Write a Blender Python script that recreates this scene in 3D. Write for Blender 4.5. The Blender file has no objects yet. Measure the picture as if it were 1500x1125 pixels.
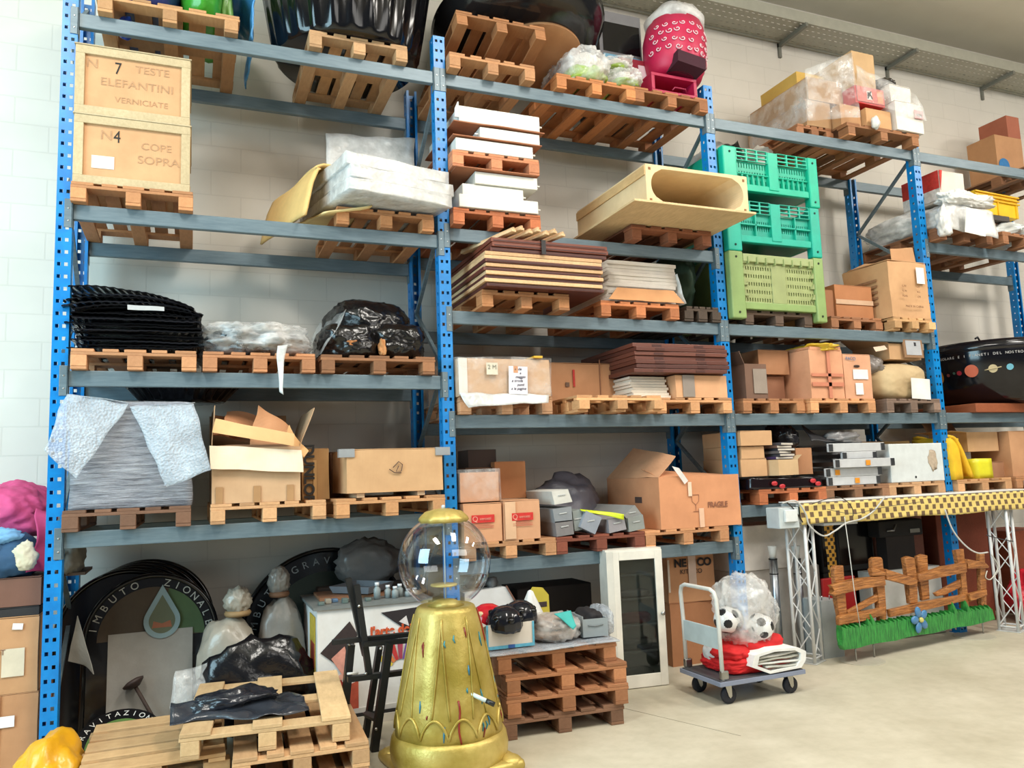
import bpy, bmesh, math, random
from mathutils import Vector, Matrix, Euler, noise
PI = math.pi
SC = bpy.context.scene
COL = SC.collection
# ------------------------------------------------------------------ camera (solved from the racking) and its ground/shelf look-ups
FPX, YAW, PITCH, ROLL = 1154.2, 0.3887, 0.1173, -0.0365
CAM = Vector((0.8987, -6.1556, 1.8013))
FW = Vector((math.sin(YAW)*math.cos(PITCH), math.cos(YAW)*math.cos(PITCH), math.sin(PITCH)))
_r = Vector((math.cos(YAW), -math.sin(YAW), 0)); _u = _r.cross(FW)
RT = _r*math.cos(ROLL)+_u*math.sin(ROLL); UP = -_r*math.sin(ROLL)+_u*math.cos(ROLL)
def ray(px, py): return FW+RT*((px-750)/FPX)-UP*((py-562.5)/FPX)
def A(px, py, Y):
    d = ray(px, py); t = (Y-CAM.y)/d.y; q = CAM+d*t; return q.x, q.z
def G(px, py, Z=0.0):
    d = ray(px, py); t = (Z-CAM.z)/d.z; q = CAM+d*t; return q.x, q.y
def proj(x, y, z):
    d = Vector((x, y, z))-CAM; w = d.dot(FW); return 750+FPX*d.dot(RT)/w, 562.5-FPX*d.dot(UP)/w
def Xz(px, z, Y):
    py = 500
    for _ in range(12):
        x = A(px, py, Y)[0]; py = proj(x, Y, z)[1]
    return x
def Za(px, py, Y): return A(px, py, Y)[1]
def V3(px, py, Y):
    x, z = A(px, py, Y); return Vector((x, Y, z))
cd = bpy.data.cameras.new('camera'); co = bpy.data.objects.new('camera', cd); COL.objects.link(co)
cd.sensor_fit = 'HORIZONTAL'; cd.sensor_width = 36; cd.lens = FPX/1500*36; cd.clip_end = 200
co.matrix_world = Matrix(((RT.x, UP.x, -FW.x, CAM.x), (RT.y, UP.y, -FW.y, CAM.y), (RT.z, UP.z, -FW.z, CAM.z), (0, 0, 0, 1)))
SC.camera = co
# ------------------------------------------------------------------ colours and materials
def c3(r, g, b):
    f = lambda v: (v/255/12.92 if v/255 <= .04045 else ((v/255+.055)/1.055)**2.4)
    return (f(r), f(g), f(b), 1)
MATS = {}
class NT:
    def __init__(s, name):
        s.m = bpy.data.materials.new(name); s.m.use_nodes = True; s.t = s.m.node_tree; s.t.nodes.clear()
        s.out = s.n('ShaderNodeOutputMaterial'); MATS[name] = s.m
    def n(s, ty, **k):
        o = s.t.nodes.new(ty)
        for a, v in k.items():
            if a[:2] == 'i_': o.inputs[a[2:].replace('_', ' ')].default_value = v
            else: setattr(o, a, v)
        return o
    def l(s, a, b): s.t.links.new(a, b)
    def coord(s, scale=(1, 1, 1), kind='Object'):
        tc = s.n('ShaderNodeTexCoord'); mp = s.n('ShaderNodeMapping'); mp.inputs['Scale'].default_value = scale
        s.l(tc.outputs[kind], mp.inputs['Vector']); return mp.outputs['Vector']
    def noise(s, vec, sc, det=4, rough=.6):
        o = s.n('ShaderNodeTexNoise'); o.inputs['Scale'].default_value = sc; o.inputs['Detail'].default_value = det; o.inputs['Roughness'].default_value = rough
        s.l(vec, o.inputs['Vector']); return o.outputs['Fac']
    def ramp(s, fac, lo, hi, a=(0, 0, 0, 1), b=(1, 1, 1, 1)):
        o = s.n('ShaderNodeValToRGB'); o.color_ramp.elements[0].position = lo; o.color_ramp.elements[1].position = hi
        o.color_ramp.elements[0].color = a; o.color_ramp.elements[1].color = b; s.l(fac, o.inputs['Fac']); return o.outputs['Color']
    def mul(s, a, b, f=1.0, ty='MULTIPLY'):
        o = s.n('ShaderNodeMix', data_type='RGBA', blend_type=ty); o.inputs['Factor'].default_value = f
        s.l(a, o.inputs['A']) if not isinstance(a, tuple) else setattr(o.inputs['A'], 'default_value', a)
        s.l(b, o.inputs['B']) if not isinstance(b, tuple) else setattr(o.inputs['B'], 'default_value', b)
        return o.outputs['Result']
    def bump(s, h, strength, dist=.01):
        o = s.n('ShaderNodeBump'); o.inputs['Strength'].default_value = strength; o.inputs['Distance'].default_value = dist
        s.l(h, o.inputs['Height']); return o.outputs['Normal']
    def prin(s, col, rough=.5, metal=0.0, nor=None, **k):
        p = s.n('ShaderNodeBsdfPrincipled')
        s.l(col, p.inputs['Base Color']) if not isinstance(col, tuple) else setattr(p.inputs['Base Color'], 'default_value', col)
        if isinstance(rough, (int, float)): p.inputs['Roughness'].default_value = rough
        else: s.l(rough, p.inputs['Roughness'])
        p.inputs['Metallic'].default_value = metal
        for a, v in k.items(): p.inputs[a.replace('_', ' ')].default_value = v
        if nor is not None: s.l(nor, p.inputs['Normal'])
        return p.outputs['BSDF']
    def fin(s, sh): s.l(sh, s.out.inputs['Surface']); return s.m
    def oc(s): return s.n('ShaderNodeObjectInfo').outputs['Color']
    def film(s, fac, body, trans=(1, 1, 1, 1)):
        t = s.n('ShaderNodeBsdfTransparent'); t.inputs['Color'].default_value = trans
        m = s.n('ShaderNodeMixShader'); s.l(t.outputs[0], m.inputs[1]); s.l(body, m.inputs[2])
        if isinstance(fac, float): m.inputs[0].default_value = fac
        else: s.l(fac, m.inputs[0])
        return s.fin(m.outputs[0])
def simple(name, rough, metal=0, sc=6, lo=.82, bumps=0, bsc=40, **k):
    s = NT(name); v = s.coord(); n = s.noise(v, sc)
    col = s.mul(s.oc(), s.ramp(n, .3, .7, (lo, lo, lo, 1)))
    nor = s.bump(s.noise(v, bsc), bumps) if bumps else None
    return s.fin(s.prin(col, rough, metal, nor, **k))
simple('plastic', .38); simple('matte', .8, bumps=.15); simple('fabric', .75, lo=.75, bumps=.4, bsc=12); simple('ink', .7, sc=25, lo=.7)
simple('metal', .32, 1.0, lo=.7); simple('gloss', .14, sc=3); simple('painted_steel', .45, sc=9, lo=.86); simple('foam', .65, sc=12, lo=.9, bumps=.2, bsc=30)
simple('rubber', .6); simple('polythene', .3, lo=.8, bumps=.6, bsc=9); simple('black_polythene', .22, lo=.6, bumps=.9, bsc=7)
def mk():
    s = NT('wood'); v = s.coord((1, 1, 1)); g = s.noise(s.coord((14, 2.2, 14)), 3, 6, .7); k = s.noise(v, 5)
    rnd = s.n('ShaderNodeObjectInfo').outputs['Random']
    col = s.mul(s.oc(), s.ramp(g, .3, .7, (.8, .76, .72, 1))); col = s.mul(col, s.ramp(k, .3, .65, (.86, .84, .82, 1)))
    col = s.mul(col, s.ramp(rnd, 0, 1, (.86, .84, .82, 1), (1.06, 1.06, 1.06, 1)))
    s.fin(s.prin(col, .72, 0, s.bump(g, .25)))
    s = NT('cardboard'); v = s.coord(); n = s.noise(v, 4, 5); w = s.n('ShaderNodeTexWave'); w.bands_direction = 'X'; w.inputs['Scale'].default_value = 45; w.inputs['Distortion'].default_value = .4
    s.l(v, w.inputs['Vector'])
    col = s.mul(s.oc(), s.ramp(n, .3, .72, (.82, .79, .76, 1)))
    s.fin(s.prin(col, .78, 0, s.bump(w.outputs['Fac'], .06, .004)))
    s = NT('rack_blue'); n = s.noise(s.coord(), 7, 5)
    s.fin(s.prin(s.ramp(n, .35, .75, c3(0, 112, 182), c3(0, 134, 206)), .36))
    s = NT('beam_steel'); n = s.noise(s.coord((1, 8, 8)), 5, 5)
    s.fin(s.prin(s.ramp(n, .3, .75, c3(88, 106, 116), c3(110, 127, 134)), .42, .1))
    s = NT('gold_paint'); v = s.coord(); n = s.noise(v, 6, 6); n2 = s.noise(v, 55, 3)
    col = s.ramp(n, .3, .7, c3(192, 168, 98), c3(224, 206, 144)); col = s.mul(col, s.ramp(s.noise(v, 2.2, 4), .35, .7, c3(190, 185, 120), c3(255, 250, 225)))
    s.fin(s.prin(col, .4, .42, s.bump(n2, .5, .004)))
    s = NT('clear_globe'); lw = s.n('ShaderNodeLayerWeight'); lw.inputs['Blend'].default_value = .5; fr = s.n('ShaderNodeMapRange'); fr.inputs['From Min'].default_value = .35; fr.inputs['From Max'].default_value = 1; fr.inputs['To Min'].default_value = .10; fr.inputs['To Max'].default_value = .6; s.l(lw.outputs['Facing'], fr.inputs['Value'])
    gl = s.n('ShaderNodeBsdfGlossy'); gl.inputs['Roughness'].default_value = .03; gl.inputs['Color'].default_value = (1, 1, 1, 1)
    s.film(fr.outputs[0], gl.outputs[0], c3(240, 245, 250))
    s = NT('window_glass'); fr = s.n('ShaderNodeValue'); fr.outputs[0].default_value = .045
    gl = s.n('ShaderNodeBsdfGlossy'); gl.inputs['Roughness'].default_value = .02
    s.film(fr.outputs[0], gl.outputs[0], c3(190, 196, 196))
    s = NT('stretch_film'); v = s.coord((1, 1, 1)); b = s.bump(s.noise(v, 7, 3, .6), .6, .04)
    body = s.prin(c3(236, 236, 234), .16, 0, b); f = s.ramp(s.noise(v, 5, 3, .6), .38, .68, (.2, .2, .2, 1), (.62, .62, .62, 1)); s.film(f, body)
    s = NT('thin_film'); v = s.coord(); b = s.bump(s.noise(v, 7, 3, .6), .6, .04)
    body = s.prin(c3(236, 236, 234), .14, 0, b); f = s.ramp(s.noise(v, 4, 4, .65), .42, .72, (.07, .07, .07, 1), (.42, .42, .42, 1)); s.film(f, body)
    s = NT('milky_film'); v = s.coord(); b = s.bump(s.noise(v, 6, 3, .6), .6, .04)
    body = s.prin(s.ramp(s.noise(v, 5), .3, .7, c3(205, 206, 204), c3(238, 238, 236)), .25, 0, b); f = s.ramp(s.noise(v, 6, 3), .35, .7, (.55, .55, .55, 1), (.92, .92, .92, 1)); s.film(f, body)
    s = NT('bubble_film'); v = s.coord(); vo = s.n('ShaderNodeTexVoronoi'); vo.inputs['Scale'].default_value = 60; s.l(v, vo.inputs['Vector'])
    mix = s.mul(vo.outputs['Distance'], s.noise(v, 7, 4, .7), .6, 'ADD')
    b = s.bump(mix, .7, .015); body = s.prin(c3(206, 216, 226), .14, 0, b); s.film(s.ramp(s.noise(v, 6), .35, .65, (.3, .3, .3, 1), (.58, .58, .58, 1)), body)
    s = NT('grey_wrap'); v = s.coord((1.2, 1.2, 16)); n = s.noise(v, 3, 5, .7)
    s.fin(s.prin(s.ramp(n, .32, .72, c3(104, 106, 116), c3(196, 198, 206)), .24, .2, s.bump(n, 1.0, .03)))
    s = NT('block_wall'); tc = s.n('ShaderNodeTexCoord'); sep = s.n('ShaderNodeSeparateXYZ'); cb = s.n('ShaderNodeCombineXYZ'); s.l(tc.outputs['Object'], sep.inputs[0])
    s.l(sep.outputs['X'], cb.inputs['X']); s.l(sep.outputs['Z'], cb.inputs['Y'])
    br = s.n('ShaderNodeTexBrick'); br.inputs['Scale'].default_value = 1; br.inputs['Brick Width'].default_value = .52; br.inputs['Row Height'].default_value = .235; br.inputs['Mortar Size'].default_value = .006; br.inputs['Mortar Smooth'].default_value = .3; br.offset = .5
    br.inputs['Color1'].default_value = (1, 1, 1, 1); br.inputs['Color2'].default_value = (.97, .97, .97, 1); br.inputs['Mortar'].default_value = (.8, .8, .8, 1); s.l(cb.outputs[0], br.inputs['Vector'])
    n = s.noise(tc.outputs['Object'], .8, 5)
    col = s.mul(s.ramp(n, .3, .7, c3(208, 203, 192), c3(220, 215, 205)), br.outputs['Color'], .4)
    inv = s.n('ShaderNodeMath', operation='SUBTRACT'); inv.inputs[0].default_value = 1; s.l(br.outputs['Fac'], inv.inputs[1])
    s.fin(s.prin(col, .85, 0, s.bump(inv.outputs[0], .35, .006)))
    s = NT('concrete_floor'); v = s.coord(); n = s.noise(v, 1.1, 6, .65); n2 = s.noise(v, 9, 5)
    col = s.mul(s.ramp(n, .3, .72, c3(176, 168, 147), c3(206, 199, 180)), s.ramp(n2, .3, .6, (.9, .9, .88, 1)))
    s.fin(s.prin(col, .5, 0, s.bump(n2, .06)))
    s = NT('ceiling_panel'); n = s.noise(s.coord(), .7, 4); s.fin(s.prin(s.ramp(n, .3, .7, c3(214, 206, 188), c3(226, 218, 202)), .9))
    def check(name, a, b, px):
        s = NT(name); tc = s.n('ShaderNodeTexCoord'); mp = s.n('ShaderNodeMapping'); mp.inputs['Rotation'].default_value = (PI/2, 0, 0); s.l(tc.outputs['Object'], mp.inputs['Vector'])
        br = s.n('ShaderNodeTexBrick'); br.inputs['Scale'].default_value = 1; br.inputs['Brick Width'].default_value = px; br.inputs['Row Height'].default_value = px*.62; br.inputs['Mortar Size'].default_value = 0; br.offset = .5
        ck = s.n('ShaderNodeMath', operation='FRACT'); ax = s.n('ShaderNodeSeparateXYZ'); s.l(tc.outputs['Object'], ax.inputs[0])
        # squares in a staggered lattice
        def ma(op, x, y=None):
            o = s.n('ShaderNodeMath', operation=op); s.l(x, o.inputs[0]) if not isinstance(x, float) else setattr(o.inputs[0], 'default_value', x)
            if y is not None: s.l(y, o.inputs[1]) if not isinstance(y, float) else setattr(o.inputs[1], 'default_value', y)
            return o.outputs[0]
        zr = ma('DIVIDE', ax.outputs['Z'], px*.55); row = ma('FLOOR', zr); sh = ma('MULTIPLY', ma('FLOORED_MODULO', row, 2.0), .5)
        u = ma('FRACT', ma('ADD', ma('DIVIDE', ax.outputs['X'], px), sh)); w_ = ma('FRACT', zr)
        inx = ma('LESS_THAN', u, .45); inz = ma('LESS_THAN', w_, .8); hit = ma('MULTIPLY', inx, inz)
        s.t.nodes.remove(br); s.t.nodes.remove(mp); s.t.nodes.remove(ck)
        s.fin(s.prin(s.ramp(hit, .4, .6, a, b), .5))
    check('gold_check', c3(218, 194, 116), c3(108, 86, 64), .105)
    check('orange_check', c3(222, 164, 62), c3(46, 32, 22), .07)
mk()
# ------------------------------------------------------------------ mesh builder
class MB:
    def __init__(s): s.b = bmesh.new()
    def box(s, x0, x1, y0, y1, z0, z1, bev=0, n=0, amp=0, seed=0, fr=3.0):
        if n:
            V = {}; N = n+1; L = (x1-x0, y1-y0, z1-z0)
            def vt(i, j, k):
                if (i, j, k) not in V:
                    p = Vector((x0+L[0]*i/N, y0+L[1]*j/N, z0+L[2]*k/N)); d = noise.noise_vector(p*fr+Vector((seed*7.3, seed*1.7, seed)))*amp
                    if k == 0: d.z = 0
                    V[i, j, k] = s.b.verts.new(p+d)
                return V[i, j, k]
            for i in range(N):
                for j in range(N):
                    for e in (0, N):
                        s.b.faces.new((vt(e, i, j), vt(e, i+1, j), vt(e, i+1, j+1), vt(e, i, j+1)))
                        s.b.faces.new((vt(i, e, j), vt(i+1, e, j), vt(i+1, e, j+1), vt(i, e, j+1)))
                        s.b.faces.new((vt(i, j, e), vt(i+1, j, e), vt(i+1, j+1, e), vt(i, j+1, e)))
            return s
        r = bmesh.ops.create_cube(s.b, size=1); vs = r['verts']
        for v in vs: v.co = Vector((x0+(v.co.x+.5)*(x1-x0), y0+(v.co.y+.5)*(y1-y0), z0+(v.co.z+.5)*(z1-z0)))
        if bev: bmesh.ops.bevel(s.b, geom=list({e for v in vs for e in v.link_edges}), offset=bev, segments=2, affect='EDGES', profile=.5)
        return s
    def bar(s, p, q, w, h=None, up=(0, 0, 1)):
        p = Vector(p); q = Vector(q); h = h or w; d = (q-p); L = d.length; d.normalize(); u = Vector(up)
        if abs(d.dot(u)) > .98: u = Vector((0, 1, 0))
        x = d.cross(u).normalized(); z = x.cross(d); vs = []
        for t in (0, L):
            for a, b in ((-1, -1), (1, -1), (1, 1), (-1, 1)): vs.append(s.b.verts.new(p+d*t+x*a*w/2+z*b*h/2))
        for f in ((0, 1, 2, 3), (7, 6, 5, 4), (0, 4, 5, 1), (1, 5, 6, 2), (2, 6, 7, 3), (3, 7, 4, 0)): s.b.faces.new([vs[i] for i in f])
        return s
    def tube(s, pts, r, seg=8, cap=True):
        pts = [Vector(p) for p in pts]; rings = []; n = len(pts); rr = r if isinstance(r, (list, tuple)) else [r]*n; pu = None
        for i, p in enumerate(pts):
            d = (pts[min(i+1, n-1)]-pts[max(i-1, 0)]).normalized()
            if pu is None: pu = Vector((0, 0, 1)) if abs(d.z) < .9 else Vector((1, 0, 0))
            x = d.cross(pu).normalized(); y = x.cross(d).normalized(); pu = y
            rings.append([s.b.verts.new(p+x*rr[i]*math.cos(2*PI*k/seg)+y*rr[i]*math.sin(2*PI*k/seg)) for k in range(seg)])
        for a, b in zip(rings, rings[1:]):
            for k in range(seg): s.b.faces.new((a[k], a[(k+1) % seg], b[(k+1) % seg], b[k]))
        if cap and seg > 2: s.b.faces.new(rings[0][::-1]); s.b.faces.new(rings[-1])
        return s
    def lathe(s, prof, seg=32, c=(0, 0, 0), fn=None, capb=True, capt=True):
        rings = []
        for r, z in prof:
            ring = []
            for k in range(seg):
                t = 2*PI*k/seg; q = r*(fn(t, z) if fn else 1)
                ring.append(s.b.verts.new((c[0]+q*math.cos(t), c[1]+q*math.sin(t), c[2]+z)))
            rings.append(ring)
        for a, b in zip(rings, rings[1:]):
            for k in range(seg): s.b.faces.new((a[k], a[(k+1) % seg], b[(k+1) % seg], b[k]))
        if capb: s.b.faces.new(rings[0][::-1])
        if capt: s.b.faces.new(rings[-1])
        return s
    def prism(s, poly, y0, y1):       # outline in x,z given thickness along y
        a = [s.b.verts.new((x, y0, z)) for x, z in poly]; b = [s.b.verts.new((x, y1, z)) for x, z in poly]; n = len(poly)
        s.b.faces.new(a); s.b.faces.new(b[::-1])
        for i in range(n): s.b.faces.new((a[i], b[i], b[(i+1) % n], a[(i+1) % n]))
        return s
    def patch(s, f, nu, nv):
        g = [[s.b.verts.new(f(i/nu, j/nv)) for j in range(nv+1)] for i in range(nu+1)]
        for i in range(nu):
            for j in range(nv): s.b.faces.new((g[i][j], g[i+1][j], g[i+1][j+1], g[i][j+1]))
        return s
    def quadpatch(s, a, b, c, d, nu=14, nv=14, amp=.012, seed=0, fr=6):   # corners a(0,0) b(1,0) c(1,1) d(0,1)
        a, b, c, d = map(Vector, (a, b, c, d))
        def f(u, v):
            p = (a*(1-u)+b*u)*(1-v)+(d*(1-u)+c*u)*v
            return p+noise.noise_vector(p*fr+Vector((seed*3.1, seed, seed*2)))*amp
        return s.patch(f, nu, nv)
    def lump(s, c, r, seed=0, amp=.12, fr=2.2, p=2.6, sub=4, flat=True, crease=.06):
        q = bmesh.ops.create_icosphere(s.b, subdivisions=sub, radius=1); so = Vector((seed*3.7, seed*1.3, seed*2.9))
        for v in q['verts']:
            n = v.co.normalized(); k = (abs(n.x)**p+abs(n.y)**p+abs(n.z)**p)**(-1/p)
            w = noise.noise_vector(n*2.1+so)*.45; rg = (1-min(1, abs(noise.noise((n+w)*fr*1.25+so))*1.5))**5; rg2 = (1-min(1, abs(noise.noise((n+w*1.4)*fr*2.6-so))*1.5))**5; k *= 1+amp*noise.noise(n*fr*.8+so)*1.3+crease*(rg*.75+rg2*.4-.25)
            v.co = Vector((c[0]+n.x*k*r[0], c[1]+n.y*k*r[1], c[2]+n.z*k*r[2]))
            if flat and v.co.z < c[2]-r[2]*.86: v.co.z = c[2]-r[2]*.86
        if flat:
            for v in q['verts']: v.co.z += -r[2]*.14
        return s
    def done(s, name, mat, parent=None, col=None, smooth=False, thick=0, loc=None, label=None, rot=None, fixn=True):
        if fixn: bmesh.ops.recalc_face_normals(s.b, faces=s.b.faces)
        me = bpy.data.meshes.new(name); s.b.to_mesh(me); s.b.free()
        if smooth:
            for p in me.polygons: p.use_smooth = True
        me.materials.append(MATS[mat]); o = bpy.data.objects.new(name, me); COL.objects.link(o)
        if col: o.color = c3(*col)
        if parent is not None: o.parent = parent
        if loc is not None: o.location = loc
        if rot is not None: o.rotation_euler = rot
        if thick:
            md = o.modifiers.new('solid', 'SOLIDIFY'); md.thickness = thick; md.offset = 0
        if label: o['label'] = label
        return o
def tag(o, label, cat, group=None, kind=None):
    o['label'] = label; o['category'] = cat
    if group: o['group'] = group
    if kind: o['kind'] = kind
    return o
def thing(name, label, cat, loc=(0, 0, 0), rz=0, group=None):
    o = bpy.data.objects.new(name, None); COL.objects.link(o); o.empty_display_size = .05
    o.location = loc; o.rotation_euler = (0, 0, rz) if isinstance(rz, (int, float)) else rz
    return tag(o, label, cat, group)
def struct(o): o['kind'] = 'structure'; return o
def link_mesh(name, me, parent, col=None, loc=(0, 0, 0), scale=None):
    o = bpy.data.objects.new(name, me); COL.objects.link(o); o.parent = parent; o.location = loc
    if scale: o.scale = scale
    if col: o.color = c3(*col)
    return o
def text(parent, s, size, loc, col, rot=(PI/2, 0, 0), name='printing', align='CENTER', shear=0, sx=1, label=None, heavy=0):
    cu = bpy.data.curves.new('t', 'FONT'); cu.body = s; cu.size = size; cu.align_x = align; cu.align_y = 'CENTER'; cu.extrude = .0008; cu.shear = shear; cu.offset = heavy
    o = bpy.data.objects.new('t', cu); COL.objects.link(o); bpy.context.view_layer.update()
    me = bpy.data.meshes.new_from_object(o.evaluated_get(bpy.context.evaluated_depsgraph_get())); bpy.data.objects.remove(o); bpy.data.curves.remove(cu)
    me.materials.clear(); me.materials.append(MATS['ink'])
    t = bpy.data.objects.new(name, me); COL.objects.link(t); t.parent = parent; t.location = loc; t.rotation_euler = rot; t.scale = (sx, 1, 1); t.color = c3(*col)
    if label: t['label'] = label
    return t
# ------------------------------------------------------------------ pallets
def bm1(name, *b, **k):
    m = MB(); m.box(*b, **k); o = m.done(name, 'wood'); me = o.data; bpy.data.objects.remove(o); return me
PM = {'top': bm1('top_board', -.05, .05, 0, 1.2, 0, .022, bev=.003), 'cross': bm1('cross_board', 0, .8, -.0725, .0725, 0, .022, bev=.003), 'block': bm1('block', -.05, .05, -.0725, .0725, 0, .078, bev=.004)}
ORANGE, LIGHT, BROWN, GREY, DARK = (208, 142, 92), (222, 184, 136), (170, 112, 74), (150, 128, 108), (104, 74, 56)
NPAL = 0
def pallet(x0, y0, z, label, col=ORANGE, w=.8, d=1.2, rz=0, rows=3, group='wooden pallets'):
    t = thing('wooden_pallet', label, 'pallet', (x0, y0, z), rz, group); sx = w/.8; sy = d/1.2
    R = random.Random(int(x0*100+z*10))
    def jc():
        k = R.uniform(.88, 1.06); return tuple(min(255, q*k) for q in col)
    for x, s in ((.0725, 1.4), (.245, 1.0), (.4, 1.4), (.555, 1.0), (.7275, 1.4)):
        link_mesh('top_board', PM['top'], t, jc(), (x*sx, R.uniform(-.004, .004), .122), (s*sx, sy, 1))
    for y in (.0725, .6, 1.1275):
        link_mesh('cross_board', PM['cross'], t, jc(), (0, y*sy, .1), (sx, sy, 1))
        for x in (.05, .4, .75): link_mesh('block', PM['block'], t, jc(), (x*sx, y*sy, .022), (1, 1, 1))
    for x in (.05, .4, .75): link_mesh('bottom_board', PM['top'], t, jc(), (x*sx, 0, 0), (1, sy, 1))
    return t
PH = .1455
def ppal(px0, px1, z, label, col=ORANGE, Y=-.06, d=1.15, w=None, **k):
    x0 = Xz(px0, z+.1, Y); x1 = Xz(px1, z+.1, Y)
    pallet(x0, Y, z, label, col, w or x1-x0, d, **k); return x0, x1
# ------------------------------------------------------------------ cartons
KRAFT = (202, 158, 116); KRAFT2 = (190, 140, 100); KRAFT3 = (214, 178, 136)
def carton(label, x0, x1, y0, d, z, h, col=KRAFT, rz=0, open_=False, tape=True, name='cardboard_carton', n=5, amp=.006, seed=None, group=None, flaps=(.8, 1.9, .5, 1.2), fl=.5, mat='cardboard', cat='box'):
    w = x1-x0; t = thing(name, label, cat, ((x0+x1)/2, y0, z), rz, group); seed = seed if seed is not None else int(x0*31+z*17) % 91
    tk = .006; a, b = -w/2, w/2
    dk = tuple(q*.93 for q in col)
    m = MB()
    if not open_:
        m.box(a, b, 0, d, 0, h-.006, n=n, amp=amp, seed=seed); m.done('body', mat, t, col)
        for q0, q1 in ((0, d/2-.002), (d/2+.002, d)):
            m = MB(); m.box(a+.002, b-.002, q0+.002, q1, h-.007+amp*.5, h-.002+amp*.5); m.done('flap', mat, t, col)
        if tape:
            m = MB(); m.box(a+.0, b-.0, d/2-.025, d/2+.025, h-.001+amp*.5, h+.0005+amp*.5); m.done('tape', 'plastic', t, tuple(min(255, q*1.02) for q in (196, 160, 118)))
    else:
        m.box(a, b, 0, tk, 0, h); m.box(a, b, d-tk, d, 0, h); m.box(a, a+tk, tk, d-tk, 0, h); m.box(b-tk, b, tk, d-tk, 0, h); m.box(a+tk, b-tk, tk, d-tk, 0, tk)
        m.done('body', mat, t, col); L = d*fl
        F, K, Lf, Rg = flaps     # angle outward from straight up for the front, back, left and right flaps
        def fp(p, q, out, ang, ln, nm='flap'):
            e = Vector((0, 0, math.cos(ang)))*ln+Vector(out)*math.sin(ang)*ln; p = Vector(p); q = Vector(q)
            m = MB(); m.quadpatch(p, q, q+e, p+e, 6, 6, .006, seed+len(nm)); m.done('flap', mat, t, dk, thick=.005)
        if F is not None: fp((a, 0, h), (b, 0, h), (0, -1, 0), F, L)
        if K is not None: fp((a, d, h), (b, d, h), (0, 1, 0), K, L)
        if Lf is not None: fp((a, 0, h), (a, d, h), (-1, 0, 0), Lf, min(L, w*.5))
        if Rg is not None: fp((b, 0, h), (b, d, h), (1, 0, 0), Rg, min(L, w*.5))
    return t
def pcarton(label, px0, px1, pyt, z, Y=0.0, d=.8, h=None, **k):
    x0 = Xz(px0, z+.1, Y); x1 = Xz(px1, z+.1, Y); h = h or Za((px0+px1)/2, pyt, Y)-z
    return carton(label, x0, x1, Y, d, z, h, **k), x0, x1, h
def tape_front(t, x, w, z0, z1, col=(188, 146, 100)):
    m = MB(); m.box(x-w/2, x+w/2, -.009, -.006, z0, z1); m.done('tape', 'plastic', t, col)
def note(t, x, z, w, h, y=-.009, col=(236, 234, 230), name='paper_label', tilt=0):
    m = MB(); m.box(-w/2, w/2, -.001, .001, -h/2, h/2); o = m.done(name, 'matte', t, col); o.location = (x, y, z); o.rotation_euler = (0, tilt, 0); return o
def bag(label, c, r, mat, col, seed=0, name='plastic_bag', cat='bag', group=None, **k):
    m = MB(); m.lump((0, 0, r[2]), r, seed, **k); o = m.done(name, mat, None, col, True)
    o.location = c; return tag(o, label, cat, group)
# ================================================================== the building
def plane(name, b, mat):
    m = MB(); m.box(*b); return struct(m.done(name, mat))
plane('floor', (-8, 18, -14, 1.5, -.2, 0), 'concrete_floor')
plane('wall_back', (-8, 18, 1.3, 1.5, 0, 8), 'block_wall')
plane('ceiling', (-8, 18, -14, 1.5, 7.72, 7.9), 'ceiling_panel')
m = MB(); q0 = G(925, 1010); q1 = G(1085, 1078); m.bar((q0[0]-1.0, q0[1]+1.3, .0005), (q1[0], q1[1], .0005), .006, .002); struct(m.done('trim_1', 'matte', None, (150, 143, 124)))
# perforated cable tray on wall brackets
t = thing('cable_tray', 'galvanised perforated cable tray on brackets along the top of the wall', 'cable tray', (0, 0, 7.14))
gal = (168, 166, 152)
m = MB()
def perf(m, x0, x1, y0, y1, z, px, py, hx, hy):   # horizontal sheet with slots
    nx = int((x1-x0)/px); ny = max(1, int((y1-y0)/py))
    xs = [x0]; ys = [y0]
    for i in range(nx): c = x0+(i+.5)*(x1-x0)/nx; xs += [c-hx/2, c+hx/2]
    for j in range(ny): c = y0+(j+.5)*(y1-y0)/ny; ys += [c-hy/2, c+hy/2]
    xs.append(x1); ys.append(y1); V = {}
    def vt(i, j):
        if (i, j) not in V: V[i, j] = m.b.verts.new((xs[i], ys[j], z))
        return V[i, j]
    for i in range(len(xs)-1):
        for j in range(len(ys)-1):
            if i % 2 and j % 2: continue
            m.b.faces.new((vt(i, j), vt(i+1, j), vt(i+1, j+1), vt(i, j+1)))
perf(m, 3.5, 18, .82, 1.26, .05, .09, .085, .04, .010); m.done('tray_bottom', 'painted_steel', t, gal)
m = MB(); m.box(3.5, 18, .80, .82, .03, .17); m.box(3.5, 18, 1.26, 1.28, .03, .17); m.done('side_rail', 'painted_steel', t, gal)
for i in range(6):
    m = MB(); x = 5.96+1.84*i; m.bar((x, .79, .01), (x, 1.3, -.0), .04, .05); m.box(x-.02, x+.02, 1.27, 1.3, -.16, .03); m.done('bracket', 'painted_steel', t, (120, 120, 110))
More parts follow.
